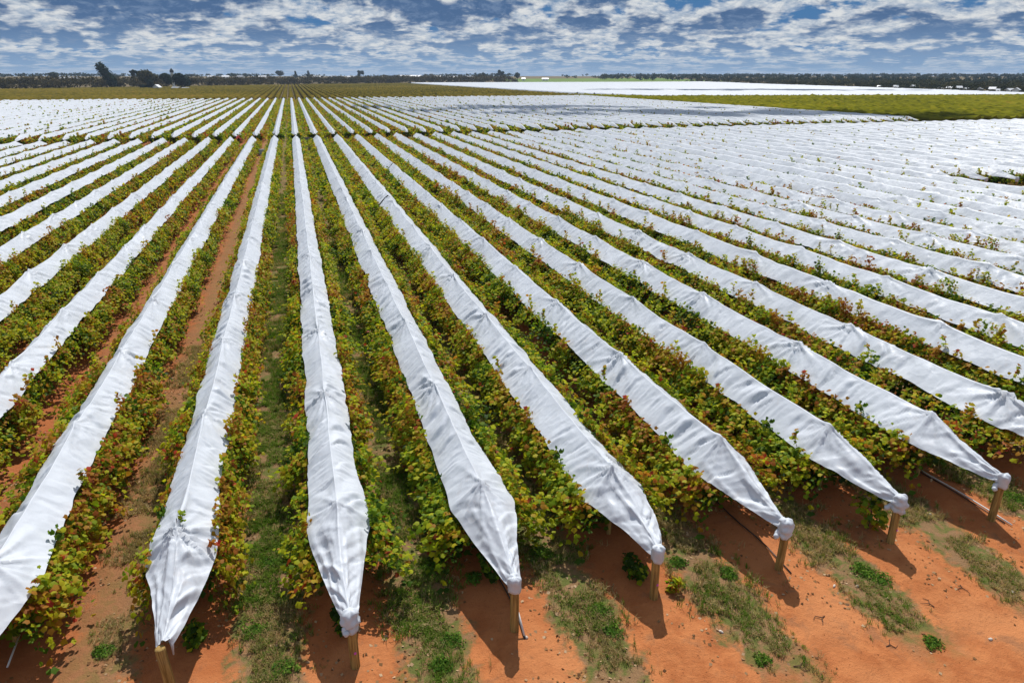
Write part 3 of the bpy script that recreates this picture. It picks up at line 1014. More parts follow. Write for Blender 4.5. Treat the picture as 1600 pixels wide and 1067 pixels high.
def sheet(name, pts, z, mat, n=24):
    """a draped quad between four corners"""
    P = np.array(pts, float); u, v = np.meshgrid(np.linspace(0, 1, n), np.linspace(0, 1, n), indexing='ij')
    X = (1 - u) * (1 - v) * P[0, 0] + u * (1 - v) * P[1, 0] + u * v * P[2, 0] + (1 - u) * v * P[3, 0]
    Y = (1 - u) * (1 - v) * P[0, 1] + u * (1 - v) * P[1, 1] + u * v * P[2, 1] + (1 - u) * v * P[3, 1]
    ii = np.arange(n * n).reshape(n, n)
    q = np.stack([ii[:-1, :-1], ii[1:, :-1], ii[1:, 1:], ii[:-1, 1:]], -1).reshape(-1, 4)
    return mk_mesh(name, np.stack([X, Y, terr(X, Y) + z], -1), q, mat=mat, smooth=True)


tag(ob('paddock', sheet('paddock', [(330, 1010), (690, 1010), (760, 1420), (380, 1420)], 0.4, M['paddock'])), kind='structure')


# ------------------------------------------------------------------ trees
def pix(px, py=None, dist=None, z=None):
    """ground point seen near the photograph's column px at a plan distance along the view"""
    u = (px - 800) / 1145.0
    Fd = dist; Rr = u * dist
    c, s = math.cos(YAW), math.sin(YAW)
    return Rr * c + Fd * s, -Rr * s + Fd * c


def crown_points(kind, n, h, w, r):
    """leaf-clump centres and normals of a crown made of several lobes"""
    P = []; N = []
    if kind == 'round': lobes = [((r.uniform(-.28, .28) * w, r.uniform(-.28, .28) * w, h * r.uniform(.45, .80)), w * r.uniform(.22, .36)) for _ in range(8)]
    elif kind == 'gum': lobes = [((r.uniform(-.36, .36) * w, r.uniform(-.3, .3) * w, h * r.uniform(.45, .92)), w * r.uniform(.14, .26)) for _ in range(9)]
    elif kind == 'shrub': lobes = [((r.uniform(-.34, .34) * w, r.uniform(-.3, .3) * w, h * r.uniform(.25, .72)), w * r.uniform(.2, .32)) for _ in range(6)]
    elif kind == 'lean':
        lobes = []
        for i in range(11):
            f = i / 10
            lobes.append(((w * (0.20 - 0.46 * f) + r.uniform(-.05, .05) * w, r.uniform(-.15, .15) * w, h * (0.16 + 0.76 * f)), w * (0.33 - 0.20 * abs(f - 0.45))))
    elif kind == 'column': lobes = [((r.uniform(-.1, .1) * w, r.uniform(-.1, .1) * w, h * (0.2 + 0.75 * i / 7)), w * (0.42 - 0.04 * i)) for i in range(8)]
    per = max(3, n // len(lobes))
    rg = np.random.default_rng(r.randrange(10 ** 6))
    for (c, rad) in lobes:
        d = rg.normal(size=(per, 3)); d /= np.linalg.norm(d, axis=1)[:, None]
        rr = rad * (0.55 + 0.5 * rg.random(per)) [:, None]
        p = np.array(c) + d * rr * np.array([1, 1, 0.8])
        P.append(p); N.append(d * 0.8 + np.array([0, 0, 0.5]) + rg.normal(0, 0.35, d.shape))
    P = np.concatenate(P); N = np.concatenate(N)
    P[:, 2] = np.maximum(P[:, 2], 0.08 * h)
    return P, N


def tree(name, label, cat, x, y, h, w, kind, mat, seed, group=None, n=520, leaf=0.9, bias=0.0):
    global rng
    rng = np.random.default_rng(seed); r = random.Random(seed)
    z = float(terr(np.array(x), np.array(y)))
    t = thing(name, label, cat, (x, y, z), 0, group)
    mb = MB()
    tx = 0.30 * w if kind == 'lean' else 0
    mb.tube([(tx, 0, -0.4), (tx * 0.8, 0, h * 0.2), (tx * 0.3 + r.uniform(-.02, .02) * h, 0, h * 0.45), (-tx * 0.5, 0, h * 0.7)], [0.028 * h, 0.023 * h, 0.017 * h, 0.008 * h], 7)
    for i in range(4):
        a = r.uniform(0, 6.28); hh = h * r.uniform(0.3, 0.5)
        mb.tube([(tx * 0.5, 0, hh), (tx * 0.3 + math.cos(a) * w * 0.16, math.sin(a) * w * 0.16, hh + 0.14 * h), (tx * 0.1 + math.cos(a) * w * 0.28, math.sin(a) * w * 0.28, hh + 0.24 * h)], [0.013 * h, 0.009 * h, 0.004 * h], 5)
    ob('trunk', mb.mesh('trunk', M['bark'], True), t)
    P, N = crown_points(kind, n, h, w, r)
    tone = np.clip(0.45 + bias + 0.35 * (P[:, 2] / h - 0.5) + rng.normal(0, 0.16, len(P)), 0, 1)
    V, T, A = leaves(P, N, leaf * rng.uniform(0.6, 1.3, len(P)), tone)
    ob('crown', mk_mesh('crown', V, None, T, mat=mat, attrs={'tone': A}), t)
    return t


def tpx(px, dist): return pix(px, dist=dist)


# name, label, px, distance, height, width, kind, mat
SKY_TREES = [
    ('gum_tree', 'tall leaning tree standing above the scrub at the left', 168, 640, 21.5, 17, 'lean', 'dtree', 0.1),
    ('gum_tree', 'small upright tree on the skyline right of the leaning tree', 210, 760, 17.5, 8.5, 'gum', 'dtree', 0.0),
    ('gum_tree', 'broad rounded tree between the small upright tree and the dark clump', 231, 640, 16.0, 17, 'round', 'tree', 0.1),
    ('gum_tree', 'narrow rounded tree beside the white tower, left of the darkest clump', 258, 640, 14.5, 9.5, 'round', 'dtree', 0.0),
    ('dark_tree', 'wide very dark dense tree above the pale parked shapes', 285, 610, 13.0, 15.5, 'round', 'dtree', -0.3),
    ('dark_tree', 'low dark tree behind the small white gable at the left', 228, 612, 8.5, 11, 'shrub', 'dtree', -0.3),
    ('dark_tree', 'rounded tree behind the pale shed roof at the far left', 84, 1000, 15, 15, 'round', 'dtree', 0.0),
    ('gum_tree', 'rounded tree rising from the skyline left of centre', 438, 1500, 16.5, 17, 'round', 'dtree', 0.0),
    ('gum_tree', 'pointed tree on the skyline between two rounded trees left of centre', 462, 1500, 14, 8, 'column', 'dtree', 0.0),
    ('gum_tree', 'pointed tree on the skyline over the rows left of centre', 482, 1500, 15, 8, 'column', 'dtree', 0.0),
    ('gum_tree', 'flat topped tree on the skyline above the central rows', 563, 1500, 17, 15, 'gum', 'dtree', 0.0),
    ('gum_tree', 'tallest tree on the skyline right of the white houses', 782, 1400, 17, 13, 'gum', 'dtree', 0.0),
    ('gum_tree', 'tree at the right end of the dark skyline clump behind the houses', 808, 1400, 14, 14, 'round', 'dtree', 0.0),
    ('gum_tree', 'round tree at the left end of the dark skyline clump behind the houses', 752, 1400, 13.5, 17, 'round', 'dtree', 0.0),
]
for i, (nm, lab, px, dist, h, w, kd, mt, bi) in enumerate(SKY_TREES):
    x, y = tpx(px, dist)
    tree(nm, lab, 'tree', x, y, h, w, kd, M[mt], 4000 + i, bias=bi, n=1100 if dist < 1000 else 500, leaf=1.5 if dist < 1000 else 2.2)


def wood_mesh(name, pos, mat, seed, nl, leaf):
    """many crowns joined: a wood that reads as one mass"""
    global rng
    rng = np.random.default_rng(seed); r = random.Random(seed)
    lib = []
    for i in range(10):
        P, N = crown_points(r.choice(['round', 'gum', 'shrub', 'shrub']), nl, 1.0, 1.0, r)
        lib.append((P, N))
    Ps = []; Ns = []; Ss = []; Ts = []
    for (x, y, h, w, b) in pos:
        P, N = lib[r.randrange(10)]
        a = r.uniform(0, 6.28); ca, sa = math.cos(a), math.sin(a)
        Q = np.stack([(P[:, 0] * ca - P[:, 1] * sa) * w, (P[:, 0] * sa + P[:, 1] * ca) * w, P[:, 2] * h], -1)
        z = float(terr(np.array(x), np.array(y)))
        Ps.append(Q + np.array([x, y, z])); Ns.append(N)
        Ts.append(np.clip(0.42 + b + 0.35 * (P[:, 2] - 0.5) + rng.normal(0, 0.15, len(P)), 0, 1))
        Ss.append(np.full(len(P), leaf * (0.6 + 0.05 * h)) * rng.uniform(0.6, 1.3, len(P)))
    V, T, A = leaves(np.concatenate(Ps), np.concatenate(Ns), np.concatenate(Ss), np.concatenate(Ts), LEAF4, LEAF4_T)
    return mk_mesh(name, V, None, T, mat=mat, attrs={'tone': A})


def in_view(x, y, m=0.06):
    c, s = math.cos(YAW), math.sin(YAW)
    F = x * s + y * c; Rr = x * c - y * s
    return F > 100 and abs(Rr) / F < 800 / 1145 + m


r = random.Random(77)
pos = []
while len(pos) < 1150:       # brown scrub behind the olive vineyard, left and centre
    x = r.uniform(-560, 330); f = scrub_front(x)
    if x > 140: f = 1030
    dd = r.random() ** 1.8 * 240; y = f + dd
    if not in_view(x, y): continue
    h = r.uniform(3.5, 6.5) if dd < 12 else r.uniform(7.5, 11.8); pos.append((x, y, h, h * r.uniform(1.0, 1.7), r.gauss(0, 0.2)))
tag(ob('scrub', wood_mesh('scrub', pos, M['scrub'], 21, 66, 1.25)), 'low brown scrub behind the uncovered vineyard', 'scrub', kind='stuff')
pos = []
while len(pos) < 520:       # far skyline trees, left and centre
    px = r.uniform(-60, 1000); d = r.uniform(1350, 2300)
    x, y = tpx(px, d)
    cl = fbm(np.array(px * 0.018), np.array(d * 0.001), 5, 3)
    if cl < 0.40: continue
    h = r.uniform(6, 9.5) * (0.6 + 0.7 * float(cl)); pos.append((x, y, h, h * r.uniform(0.8, 1.6), r.gauss(0, 0.1)))
tag(ob('woodland', wood_mesh('woodland', pos, M['dtree'], 22, 44, 2.2)), 'dark trees of the town along the skyline', 'trees', kind='stuff')
pos = []
while len(pos) < 1000:       # near edge of the right-hand wood, beyond the far white block
    s = r.random() ** 1.5
    ex = float(np.interp(s, [0, 0.3, 0.75, 1.0], [408, 470, 566, 606])); ey = float(np.interp(s, [0, 0.3, 0.75, 1.0], [285, 470, 790, 1040]))
    d = r.random() ** 1.9 * 230
    x, y = ex + d * 0.95, ey + d * 0.2
    if not in_view(x, y): continue
    h = (r.uniform(2.2, 3.6) if d < 14 else r.uniform(4.2, 7.2)) + d * 0.01; pos.append((x, y, h, h * r.uniform(0.9, 1.6), r.gauss(0.05, 0.18)))
tag(ob('woodland', wood_mesh('woodland', pos, M['tree'], 23, 66, 1.2)), 'mixed trees bordering the far white block at the right', 'trees', kind='stuff')
pos = []
while len(pos) < 1300:      # deep wood on the right horizon
    px = r.uniform(940, 1680); d = r.uniform(0, 1) ** 1.3 * 1500 + float(np.interp(px, [940, 1200, 1400, 1600], [1350, 1080, 820, 640]))
    x, y = tpx(px, d)
    h = r.uniform(6.5, 9.5); pos.append((x, y, h, h * r.uniform(0.9, 1.5), r.gauss(0, 0.1)))
tag(ob('woodland', wood_mesh('woodland', pos, M['dtree'], 24, 50, 2.0)), 'deep dark wood along the right horizon', 'trees', kind='stuff')


# ------------------------------------------------------------------ far buildings
def shed(name, label, px, dist, wid, dep, hw, hr, rz=0.0, roof='roof', cat='building', windows=2, group=None):
    x, y = tpx(px, dist); z = float(terr(np.array(x), np.array(y)))
    t = thing(name, label, cat, (x, y, z), -YAW + rz, group)
    mb = MB(); w, d = wid / 2, dep / 2
    v = [(-w, -d, -0.3), (w, -d, -0.3), (w, d, -0.3), (-w, d, -0.3), (-w, -d, hw), (w, -d, hw), (w, d, hw), (-w, d, hw), (-w, 0, hw + hr), (w, 0, hw + hr)]
    mb.add(v, [(0, 1, 5, 4), (1, 2, 6, 9, 5), (2, 3, 7, 6), (3, 0, 4, 8, 7)])
    ob('wall', mb.mesh('wall', M['white']), t)
    mb = MB(); e = 0.5; k = hr / d
    for s in (-1, 1):
        a = [(-w - e, s * (d + e), hw - e * k + 0.05), (w + e, s * (d + e), hw - e * k + 0.05), (w + e, 0, hw + hr + 0.05), (-w - e, 0, hw + hr + 0.05)]
        b = [(p[0], p[1], p[2] + 0.15) for p in a]
        mb.add(a + b, [(0, 1, 2, 3), (4, 5, 6, 7), (0, 1, 5, 4), (1, 2, 6, 5), (2, 3, 7, 6), (3, 0, 4, 7)])
    ob('roof', mb.mesh('roof', M[roof]), t)
    for i in range(windows):
        mb = MB(); cx = -w + wid * (i + 0.5) / windows
        mb.box((cx, -d - 0.03, hw * 0.5), (min(1.6, wid * 0.2), 0.08, hw * 0.4)); ob('window', mb.mesh('window', M['glass']), t)
    return t


shed('shed', 'long white roofed packing shed on the skyline near the centre', 640, 1340, 42, 18, 6.2, 2.6, 0.05, windows=5)
shed('shed', 'left of two pale shed roofs among the trees at the far left', 85, 1000, 11, 9, 6.4, 2.2, 0.1)
shed('shed', 'right of two pale shed roofs among the trees at the far left', 102, 1000, 14, 9, 5.8, 1.8, -0.1)
shed('house', 'leftmost white gabled house right of the long packing shed', 671, 1330, 10, 12, 4.6, 3.2, 1.4)
shed('house', 'second white house right of the long packing shed', 684, 1330, 12, 9, 5.2, 2.4, 0.3)
shed('house', 'third white house right of the long packing shed', 700, 1330, 12, 9, 4.8, 2.2, -0.2)
shed('house', 'fourth paler house right of the long packing shed', 712, 1340, 10, 9, 4.8, 2.2, 0.2)
shed('house', 'small white gabled house at the foot of the dark trees, left', 242, 590, 4.0, 5, 2.4, 1.8, 1.5, windows=1)
shed('carport', 'pale slanting carport roof under the dark dense tree', 272, 592, 6.0, 3.5, 1.7, 0.8, -0.25, 'groof', windows=1)
shed('carport', 'low pale shelter right of the carport under the dense tree', 287, 592, 4.6, 3.5, 1.4, 0.7, 0.1, 'groof', windows=1)
shed('shed', 'small white farm shed on the green paddock left of the wood', 852, 1290, 11, 8, 3.0, 1.6, 0.0)
shed('shed', 'tiny pale shed near the left edge of the paddock', 818, 1290, 6, 6, 3.4, 1.6, 0.0, windows=1)
far_px = [(118, 1050), (330, 1320), (352, 1330), (375, 1340), (410, 1340), (495, 1340), (520, 1345), (548, 1345), (600, 1350), (735, 1345)]
for i, (px, d) in enumerate(far_px):
    shed('house', 'small pale town roof among the skyline trees, %s from the left' % ORD[i + 1], px, d, 10 + (i * 7) % 6, 8, 5.2, 2.0, 0.3 * ((i % 3) - 1), 'roof' if i % 3 else 'groof', windows=2, group='small town roofs on the skyline')
wp = [(1378, 640, 3.2), (1403, 616, 3), (1431, 592, 3.2), (1473, 556, 4.2), (1488, 544, 3), (1503, 531, 3), (1515, 520, 3), (1536, 502, 3.2), (1556, 484, 3.2), (1566, 476, 3), (1584, 460, 4.5), (1594, 450, 3)]
for i, (px, d, w) in enumerate(wp):
    shed('cottage', 'small white building under the right hand trees, %s from the left' % ORD[i + 1], px, d, w, 3.4, 1.9 + (i % 3) * 0.5, 1.0, 0.5 * ((i % 4) - 1.5), 'roof', windows=1, group='white buildings under the right hand trees')
# tank tower between the dark trees
x, y = tpx(269, 655)
t = thing('tank_tower', 'white tower with a dark pointed top above the dark trees', 'tower', (x, y, 0))
ob('shaft', lathe_mesh('shaft', [(1.2, -0.3), (1.1, 8), (1.1, 12.0), (1.3, 12.1), (1.3, 13.8)], 14, M['white']), t)
ob('roof', lathe_mesh('roof', [(1.8, 13.7), (1.7, 15.2), (0.8, 16.4), (0.1, 17.2)], 14, M['glass']), t)

# ------------------------------------------------------------------ grass, weeds, litter in the lanes near the camera
def grass_patch(seed, wid, L, tufts, dry):
    rg = np.random.default_rng(seed)
    V = []; T = []; A = []; n = 0
    for i in range(tufts):
        cx = rg.normal(0, wid * 0.30); cy = rg.uniform(0, L)
        if fbm(np.array(cx * 1.4), np.array(cy * 1.2), seed, 2) < 0.36 + 0.16 * abs(cx) / wid: continue
        nb = rg.integers(7, 13); tone0 = np.clip((0.78 if rg.random() < dry else 0.32) + rg.normal(0, 0.12), 0, 1)
        h0 = rg.uniform(0.04, 0.10) + 0.09 * rg.random() ** 3
        for b in range(nb):
            a = rg.uniform(0, 6.28); ln = h0 * rg.uniform(0.6, 1.4); sp = rg.uniform(0.3, 1.1)
            bx, by = cx + rg.normal(0, 0.03), cy + rg.normal(0, 0.03)
            ex, ey = math.cos(a), math.sin(a); wv = 0.006
            V += [(bx - ey * wv, by + ex * wv, -0.03), (bx + ey * wv, by - ex * wv, -0.03),
                  (bx + ex * sp * ln * 0.45 - ey * wv, by + ey * sp * ln * 0.45 + ex * wv, ln * 0.65), (bx + ex * sp * ln * 0.45 + ey * wv, by + ey * sp * ln * 0.45 - ex * wv, ln * 0.65),
                  (bx + ex * sp * ln * 1.1, by + ey * sp * ln * 1.1, ln * 0.85)]
            T += [(n, n + 1, n + 3), (n, n + 3, n + 2), (n + 2, n + 3, n + 4)]; n += 5
            A += [tone0] * 4 + [min(1, tone0 + 0.1)]
    return mk_mesh('grass', V, None, T, mat=M['grass'], attrs={'tone': A})


GP_G = [grass_patch(50 + i, 1.6, 2.2, 640, 0.62) for i in range(3)]
GP_V = [grass_patch(70 + i, 1.5, 2.2, 760, 0.18) for i in range(2)]
GP_D = [grass_patch(60 + i, 1.7, 2.2, 560, 0.88) for i in range(3)]
r = random.Random(31)
lanes = {-4.95: ('D', 12.5, 30), -1.65: ('V', 8.9, 70), 1.65: ('V', 9.2, 48), 4.95: ('G', 8.3, 34), 8.25: ('G', 7.9, 30), 11.55: ('G', 8.4, 30), 14.85: ('D', 8.2, 24), 18.15: ('G', 9.0, 28)}
LANE_LABEL = {-4.95: 'sparse dry grass in the lane left of the bare post', -1.65: 'green grass strip between the bare post and the twisted knot',
              1.65: 'weedy grass strip right of the twisted knot', 4.95: 'grass strip right of the post with the white pipe',
              8.25: 'grass strip between the red leaved row end and the bow tied row', 11.55: 'grass strip between the bow tied row and the rounded knot',
              14.85: 'dry grass strip left of the far right end post', 18.15: 'grass beyond the far right end post'}
for lx, (kd, ya, yb) in lanes.items():
    root = thing('grass_strip', LANE_LABEL[lx], 'grass', (lx, ya, 0))
    root['kind'] = 'stuff'
    y = ya
    while y < yb:
        o = ob('grass', r.choice(GP_V if (kd == 'V' and r.random() < 0.8) else GP_G if (kd in 'GV' and r.random() < 0.75) else GP_D), root)
        o['kind'] = 'stuff'
        yy = y + (0 if r.random() < 0.5 else 2.2)
        xx = r.uniform(-0.18, 0.18)
        o.location = (xx, yy - ya, gzf(lx + xx, y + 1.1))
        wf = 0.55 if y < ya + 1 else 1.0
        o.scale = (r.uniform(0.7, 1.15) * wf, 1.05 if yy == y else -1.05, r.uniform(0.8, 1.2) * (0.7 if wf < 1 else 1))
        y += 2.1


def weed_mesh(seed, rad, h):
    global rng
    rng = np.random.default_rng(seed)
    n = 260
    a = rng.uniform(0, 6.28, n); rr = rad * np.sqrt(rng.random(n)) * (0.6 + 0.4 * rng.random(n))
    rr = rr * (0.45 + 1.0 * vn(a * 1.3, 0.5, seed))
    z = h * np.maximum(0.1, 1 - (rr / (rad * 1.2)) ** 2) * rng.uniform(0.2, 1.2, n) + 0.02
    P = np.stack([rr * np.cos(a), rr * np.sin(a), z], -1)
    N = np.stack([np.cos(a) * 0.5, np.sin(a) * 0.5, np.full(n, 0.7)], -1) + rng.normal(0, 0.35, (n, 3))
    V, T, A = leaves(P, N, rng.uniform(0.04, 0.09, n), np.clip(rng.normal(0.6, 0.22, n), 0, 1), LEAF4 * np.array([0.55, 1.2, 1]), LEAF4_T)
    return mk_mesh('weed', V, None, T, mat=M['weed'], attrs={'tone': A})


def g_at(px, py):
    """ground point under a pixel of the photograph (used once, to measure where things stand)"""
    u, v = px - 800, py - 533.5; th = R(21.25)
    dn = 1067 * math.sin(th) + v * math.cos(th); fw = 1067 * math.cos(th) - v * math.sin(th)
    Fd, Rr = 11 * fw / dn, 11 * u / dn
    c, s = math.cos(YAW), math.sin(YAW)
    return Rr * c + Fd * s, -Rr * s + Fd * c


WEEDS = [(845, 865, .26, .22, 'bright green weed right of the post with the white pipe'), (672, 888, .30, .2, 'dark green weed left of the post with the white pipe'),
         (940, 955, .25, .16, 'green weed in the grass left of the red leaved row end post'), (955, 985, .22, .14, 'green weed nearest the bottom edge left of the red leaved row'),
         (1060, 880, .2, .14, 'green weed at the top of the grass right of the red leaved row'), (1137, 897, .19, .15, 'small rounded weed in the grass left of the bow tied post'),
         (1375, 905, .28, .16, 'bright green weed low in the grass left of the rounded knot post'), (1350, 893, .24, .15, 'bright green weed higher in the grass left of the rounded knot post'),
         (1455, 1003, .2, .1, 'isolated green tuft on the bare soil at lower right'), (705, 1000, .26, .14, 'green weed in the grass below the post with the white pipe'),
         (690, 1040, .24, .14, 'green weed at the bottom edge between two end posts'), (445, 1045, .26, .16, 'green weed at the bottom edge left of the twisted knot post'),
         (395, 985, .30, .16, 'green weed in the lane right of the bare post'), (1585, 780, .3, .2, 'green weed beyond the far right end post'),
         (1190, 1030, .16, .1, 'small weed at the foot of the grass below the bow tied post'), (160, 1020, .22, .1, 'dull weed in the leaf litter left of the bare post'),
         (740, 905, .2, .14, 'small weed close left of the row with the white pipe'), (425, 880, .26, .14, 'green weed beside the foliage of the central row')]
for i, (px, py, rad, h, lab) in enumerate(WEEDS):
    x, y = g_at(px, py)
    tag(ob('weed', weed_mesh(600 + i, rad * 1.25, h * 0.7), None, (x, y, gzf(x, y))), lab, 'weed', 'weeds in the grass strips')


def litter_mesh(seed, area, n):
    global rng
    rng = np.random.default_rng(seed)
    x = rng.uniform(area[0], area[1], n); y = rng.uniform(area[2], area[3], n)
    lane = np.abs(((x / SP) % 1.0) - 0.5) * SP
    keep = rng.random(n) < np.where(lane < 1.0, 0.8, 0.55) * sstep(0.35, 0.6, fbm(x * 0.9, y * 0.6, seed, 2)) * np.maximum(0.12, sstep(8.0, 10.5, y + 1.5 * vn(x, y, seed)))
    x, y = x[keep], y[keep]; n = len(x)
    P = np.stack([x, y, gz(x, y) + 0.015], -1)
    N = np.array([0, 0, 1.0]) + rng.normal(0, 0.3, (n, 3))
    V, T, A = leaves(P, N, rng.uniform(0.04, 0.10, n), rng.random(n), LEAF4, LEAF4_T)
    return mk_mesh('leaf_litter', V, None, T, mat=M['litter'], attrs={'tone': A})


tag(ob('leaf_litter', litter_mesh(71, (-12, 24, 6.0, 34), 38000)), 'dead vine leaves strewn over the red soil', 'leaves', kind='stuff')

def clod_mesh(seed, n):
    rg = np.random.default_rng(seed)
    x = rg.uniform(-8, 24, n); y = rg.uniform(5.0, 16, n)
    keep = rg.random(n) < sstep(0.42, 0.62, fbm(x * 0.8, y * 0.8, seed, 3))
    x, y = x[keep], y[keep]; n = len(x)
    s = rg.uniform(0.008, 0.035, n) * rg.uniform(0.5, 1, n)
    base = np.array([(1, 0, 0), (-0.5, 0.87, 0), (-0.5, -0.87, 0), (0.2, 0.1, 0.8), (-0.3, -0.2, 0.65)])
    V = base[None] * s[:, None, None] * rg.uniform(0.7, 1.3, (n, 5, 3)) + np.stack([x, y, gz(x, y) - 0.002], -1)[:, None]
    T = np.array([(0, 1, 3), (1, 4, 3), (1, 2, 4), (2, 0, 4), (0, 3, 4)])
    return mk_mesh('soil_clods', V.reshape(-1, 3), None, (T[None] + (np.arange(n) * 5)[:, None, None]).reshape(-1, 3), mat=M['ground'])


tag(ob('soil_clods', clod_mesh(72, 17000)), 'crumbs and clods of red soil on the headland', 'soil', kind='stuff')

# low vines and bunches of leaves by the row ends
def bush_mesh(seed, rx, ry, h, n, tone):
    global rng
    rng = np.random.default_rng(seed)
    P = rng.normal(size=(n, 3)); P /= np.linalg.norm(P, axis=1)[:, None]
    P *= (0.55 + 0.45 * rng.random(n))[:, None] * np.array([rx, ry, h / 2]); P[:, 2] += h / 2
    P[:, 0] += 0.12 * np.sin(P[:, 2] * 7)
    N = P * np.array([1, 1, 0.4]) + np.array([0, 0, 0.5]) + rng.normal(0, 0.4, P.shape)
    V, T, A = leaves(P, N, rng.uniform(0.08, 0.16, n), np.clip(tone + rng.normal(0, 0.15, n), 0, 1))
    return mk_mesh('foliage', V, None, T, mat=M['leaf'], attrs={'tone': A})


BUSH = [(1355, 830, .28, .55, 1.05, 230, .40, 'leafy young vine hanging beside the rounded knot post'), (1046, 925, .22, .18, .35, 60, .55, 'low yellow leafed plant at the foot of the red leaved row end post'),
        (985, 905, .25, .5, .55, 130, .15, 'dark low vine growth left of the red leaved row end post'), (760, 905, .2, .5, .6, 110, .2, 'dark low vine growth behind the post with the white pipe'),
        (740, 850, .18, .2, .30, 40, .85, 'sprig of red leaves hanging under the sheet of the white pipe row'), (530, 985, .22, .45, .5, 120, .15, 'dark low vine growth behind the twisted knot post'),
        (300, 1010, .2, .4, .5, 90, .15, 'dark low vine growth right of the bare post'), (10, 975, .3, .35, .8, 120, .35, 'leafy vine at the lower left edge')]
for i, (px, py, rx, ry, h, n, tn, lab) in enumerate(BUSH):
    x, y = g_at(px, py)
    t = thing('vine', lab, 'vine', (x, y, gzf(x, y)), 0, 'low vines at the row ends')
    mb = MB(); mb.tube([(0, 0, -0.05), (0.03, 0.02, h * 0.3), (-0.02, 0.0, h * 0.7)], [0.02, 0.016, 0.008], 6); ob('stem', mb.mesh('stem', M['bark']), t)
    ob('foliage', bush_mesh(800 + i, rx, ry, h, n, tn), t)

# ------------------------------------------------------------------ irrigation bits, stones, twigs
x, y = 1 * SP, Y0
mb = MB(); mb.tube([(0.12, 0.02, 0.42), (0.17, -0.25, 0.03)], 0.022, 8)
t = thing('irrigation_pipe', 'short white pipe leaning at the foot of an end post', 'pipe', (x, y, gzf(x, y)))
ob('pipe', mb.mesh('pipe', M['pvc'], True), t)
mb = MB(); mb.tube([(0.1695, -0.247, 0.034), (0.176, -0.283, -0.02)], 0.027, 8); ob('end_cap', mb.mesh('end_cap', M['hose'], True), t)
for k, lab in ((3, 'black drip hose on the soil along the bow tied row'), (5, 'pale and black drip hoses along the far right end post row'), (1, 'black drip hose in the shade of the white pipe row')):
    xx = k * SP
    pts = [(xx + 0.16 + 0.05 * math.sin(i * 0.9), Y0 - 0.25 + i * 0.5, gzf(xx + 0.16, Y0 - 0.25 + i * 0.5) + 0.03) for i in range(24)]
    mb = MB(); mb.tube(pts, 0.016, 6)
    t = thing('drip_hose', lab, 'hose', (0, 0, 0)); ob('hose', mb.mesh('hose', M['hose'], True), t)
    if k == 5:
        mb = MB(); mb.tube([(p[0] + 0.09, p[1] - 0.12, p[2] + 0.012) for p in pts[:7]], 0.02, 6); ob('pale_pipe', mb.mesh('pale_pipe', M['pvc'], True), t)
xa, ya = g_at(14, 1050); xb, yb = g_at(34, 1002)
mb = MB(); mb.tube([(xa, ya, gzf(xa, ya) + 0.06), (xb, yb, gzf(xb, yb) + 0.10)], 0.02, 6)
tag(ob('pipe', mb.mesh('pipe', M['pvc'], True)), 'thin grey pipe lying in the shade at the lower left corner', 'pipe')

STONES = [(822, 1000, 'pale stone on the soil below the white pipe'), (1127, 985, 'small pale stone at the edge of the grass strip below the red leaved row'), (1548, 998, 'small white stone on bare soil at the lower right'),
          (1340, 916, 'white stone in the dry grass below the rounded knot row'), (1304, 914, 'pale stone at the left edge of the grass below the rounded knot row'), (1582, 925, 'white stone in the dry grass at the right edge'), (1454, 803, 'white stone at the top of the dry strip by the far right post')]
for i, (px, py, lab) in enumerate(STONES):
    x, y = g_at(px, py); rs = random.Random(i)
    ph = rs.uniform(0, 6)
    me = lathe_mesh('stone', [(0.02, -0.02), (0.05, 0.0), (0.055, 0.02), (0.035, 0.045), (0.012, 0.052)], 9, M['stone'], lambda a, q, z: (q * (1 + 0.25 * math.sin(2 * a + ph) + 0.12 * math.sin(5 * a)), z))
    o = ob('stone', me, None, (x, y, gzf(x, y)), rs.uniform(0, 6)); o.scale = (0.9, 0.65, 0.8)
    tag(o, lab, 'stone', 'pale stones on the soil')
TW = [(1288, 965, 0.30, 'dark forked twig on the soil below the bow tied post'), (1460, 948, 0.28, 'thin dark twig on the soil below the rounded knot post'), (1385, 1010, 0.25, 'grey dead cane lying on bare soil at the lower right'), (1500, 915, 0.3, 'dead twig beside the dry strip at the right'), (1240, 1040, 0.3, 'dead twig near the bottom edge below the bow tied post')]
for i, (px, py, ln, lab) in enumerate(TW):
    x, y = g_at(px, py); rs = random.Random(50 + i); mb = MB()
    p = [(0, 0, 0.012), (ln * 0.35, 0.05, 0.03), (ln * 0.7, -0.02, 0.02), (ln, 0.06, 0.012)]
    mb.tube(p, [0.012, 0.011, 0.009, 0.005], 6); mb.tube([p[1], (ln * 0.45, 0.16, 0.02), (ln * 0.6, 0.22, 0.012)], [0.009, 0.007, 0.004], 6)
    tag(ob('twig', mb.mesh('twig', M['twig']), None, (x, y, gzf(x, y)), rs.uniform(0, 6)), lab, 'twig', 'dead twigs on the soil')

# a stray vine sprig growing through the sheet of the bare-post row
x, y = -SP, 14.3
t = thing('vine_sprig', 'stray yellow green vine sprig growing through the sheet of the bare post row', 'vine', (x + 0.05, 13.9, 2.02))
c, lf = shoot_mesh(990); o = ob('cane', c, t); o.scale = (0.6, 0.6, 0.45); o = ob('leaves', lf, t); o.scale = (0.7, 0.7, 0.5)

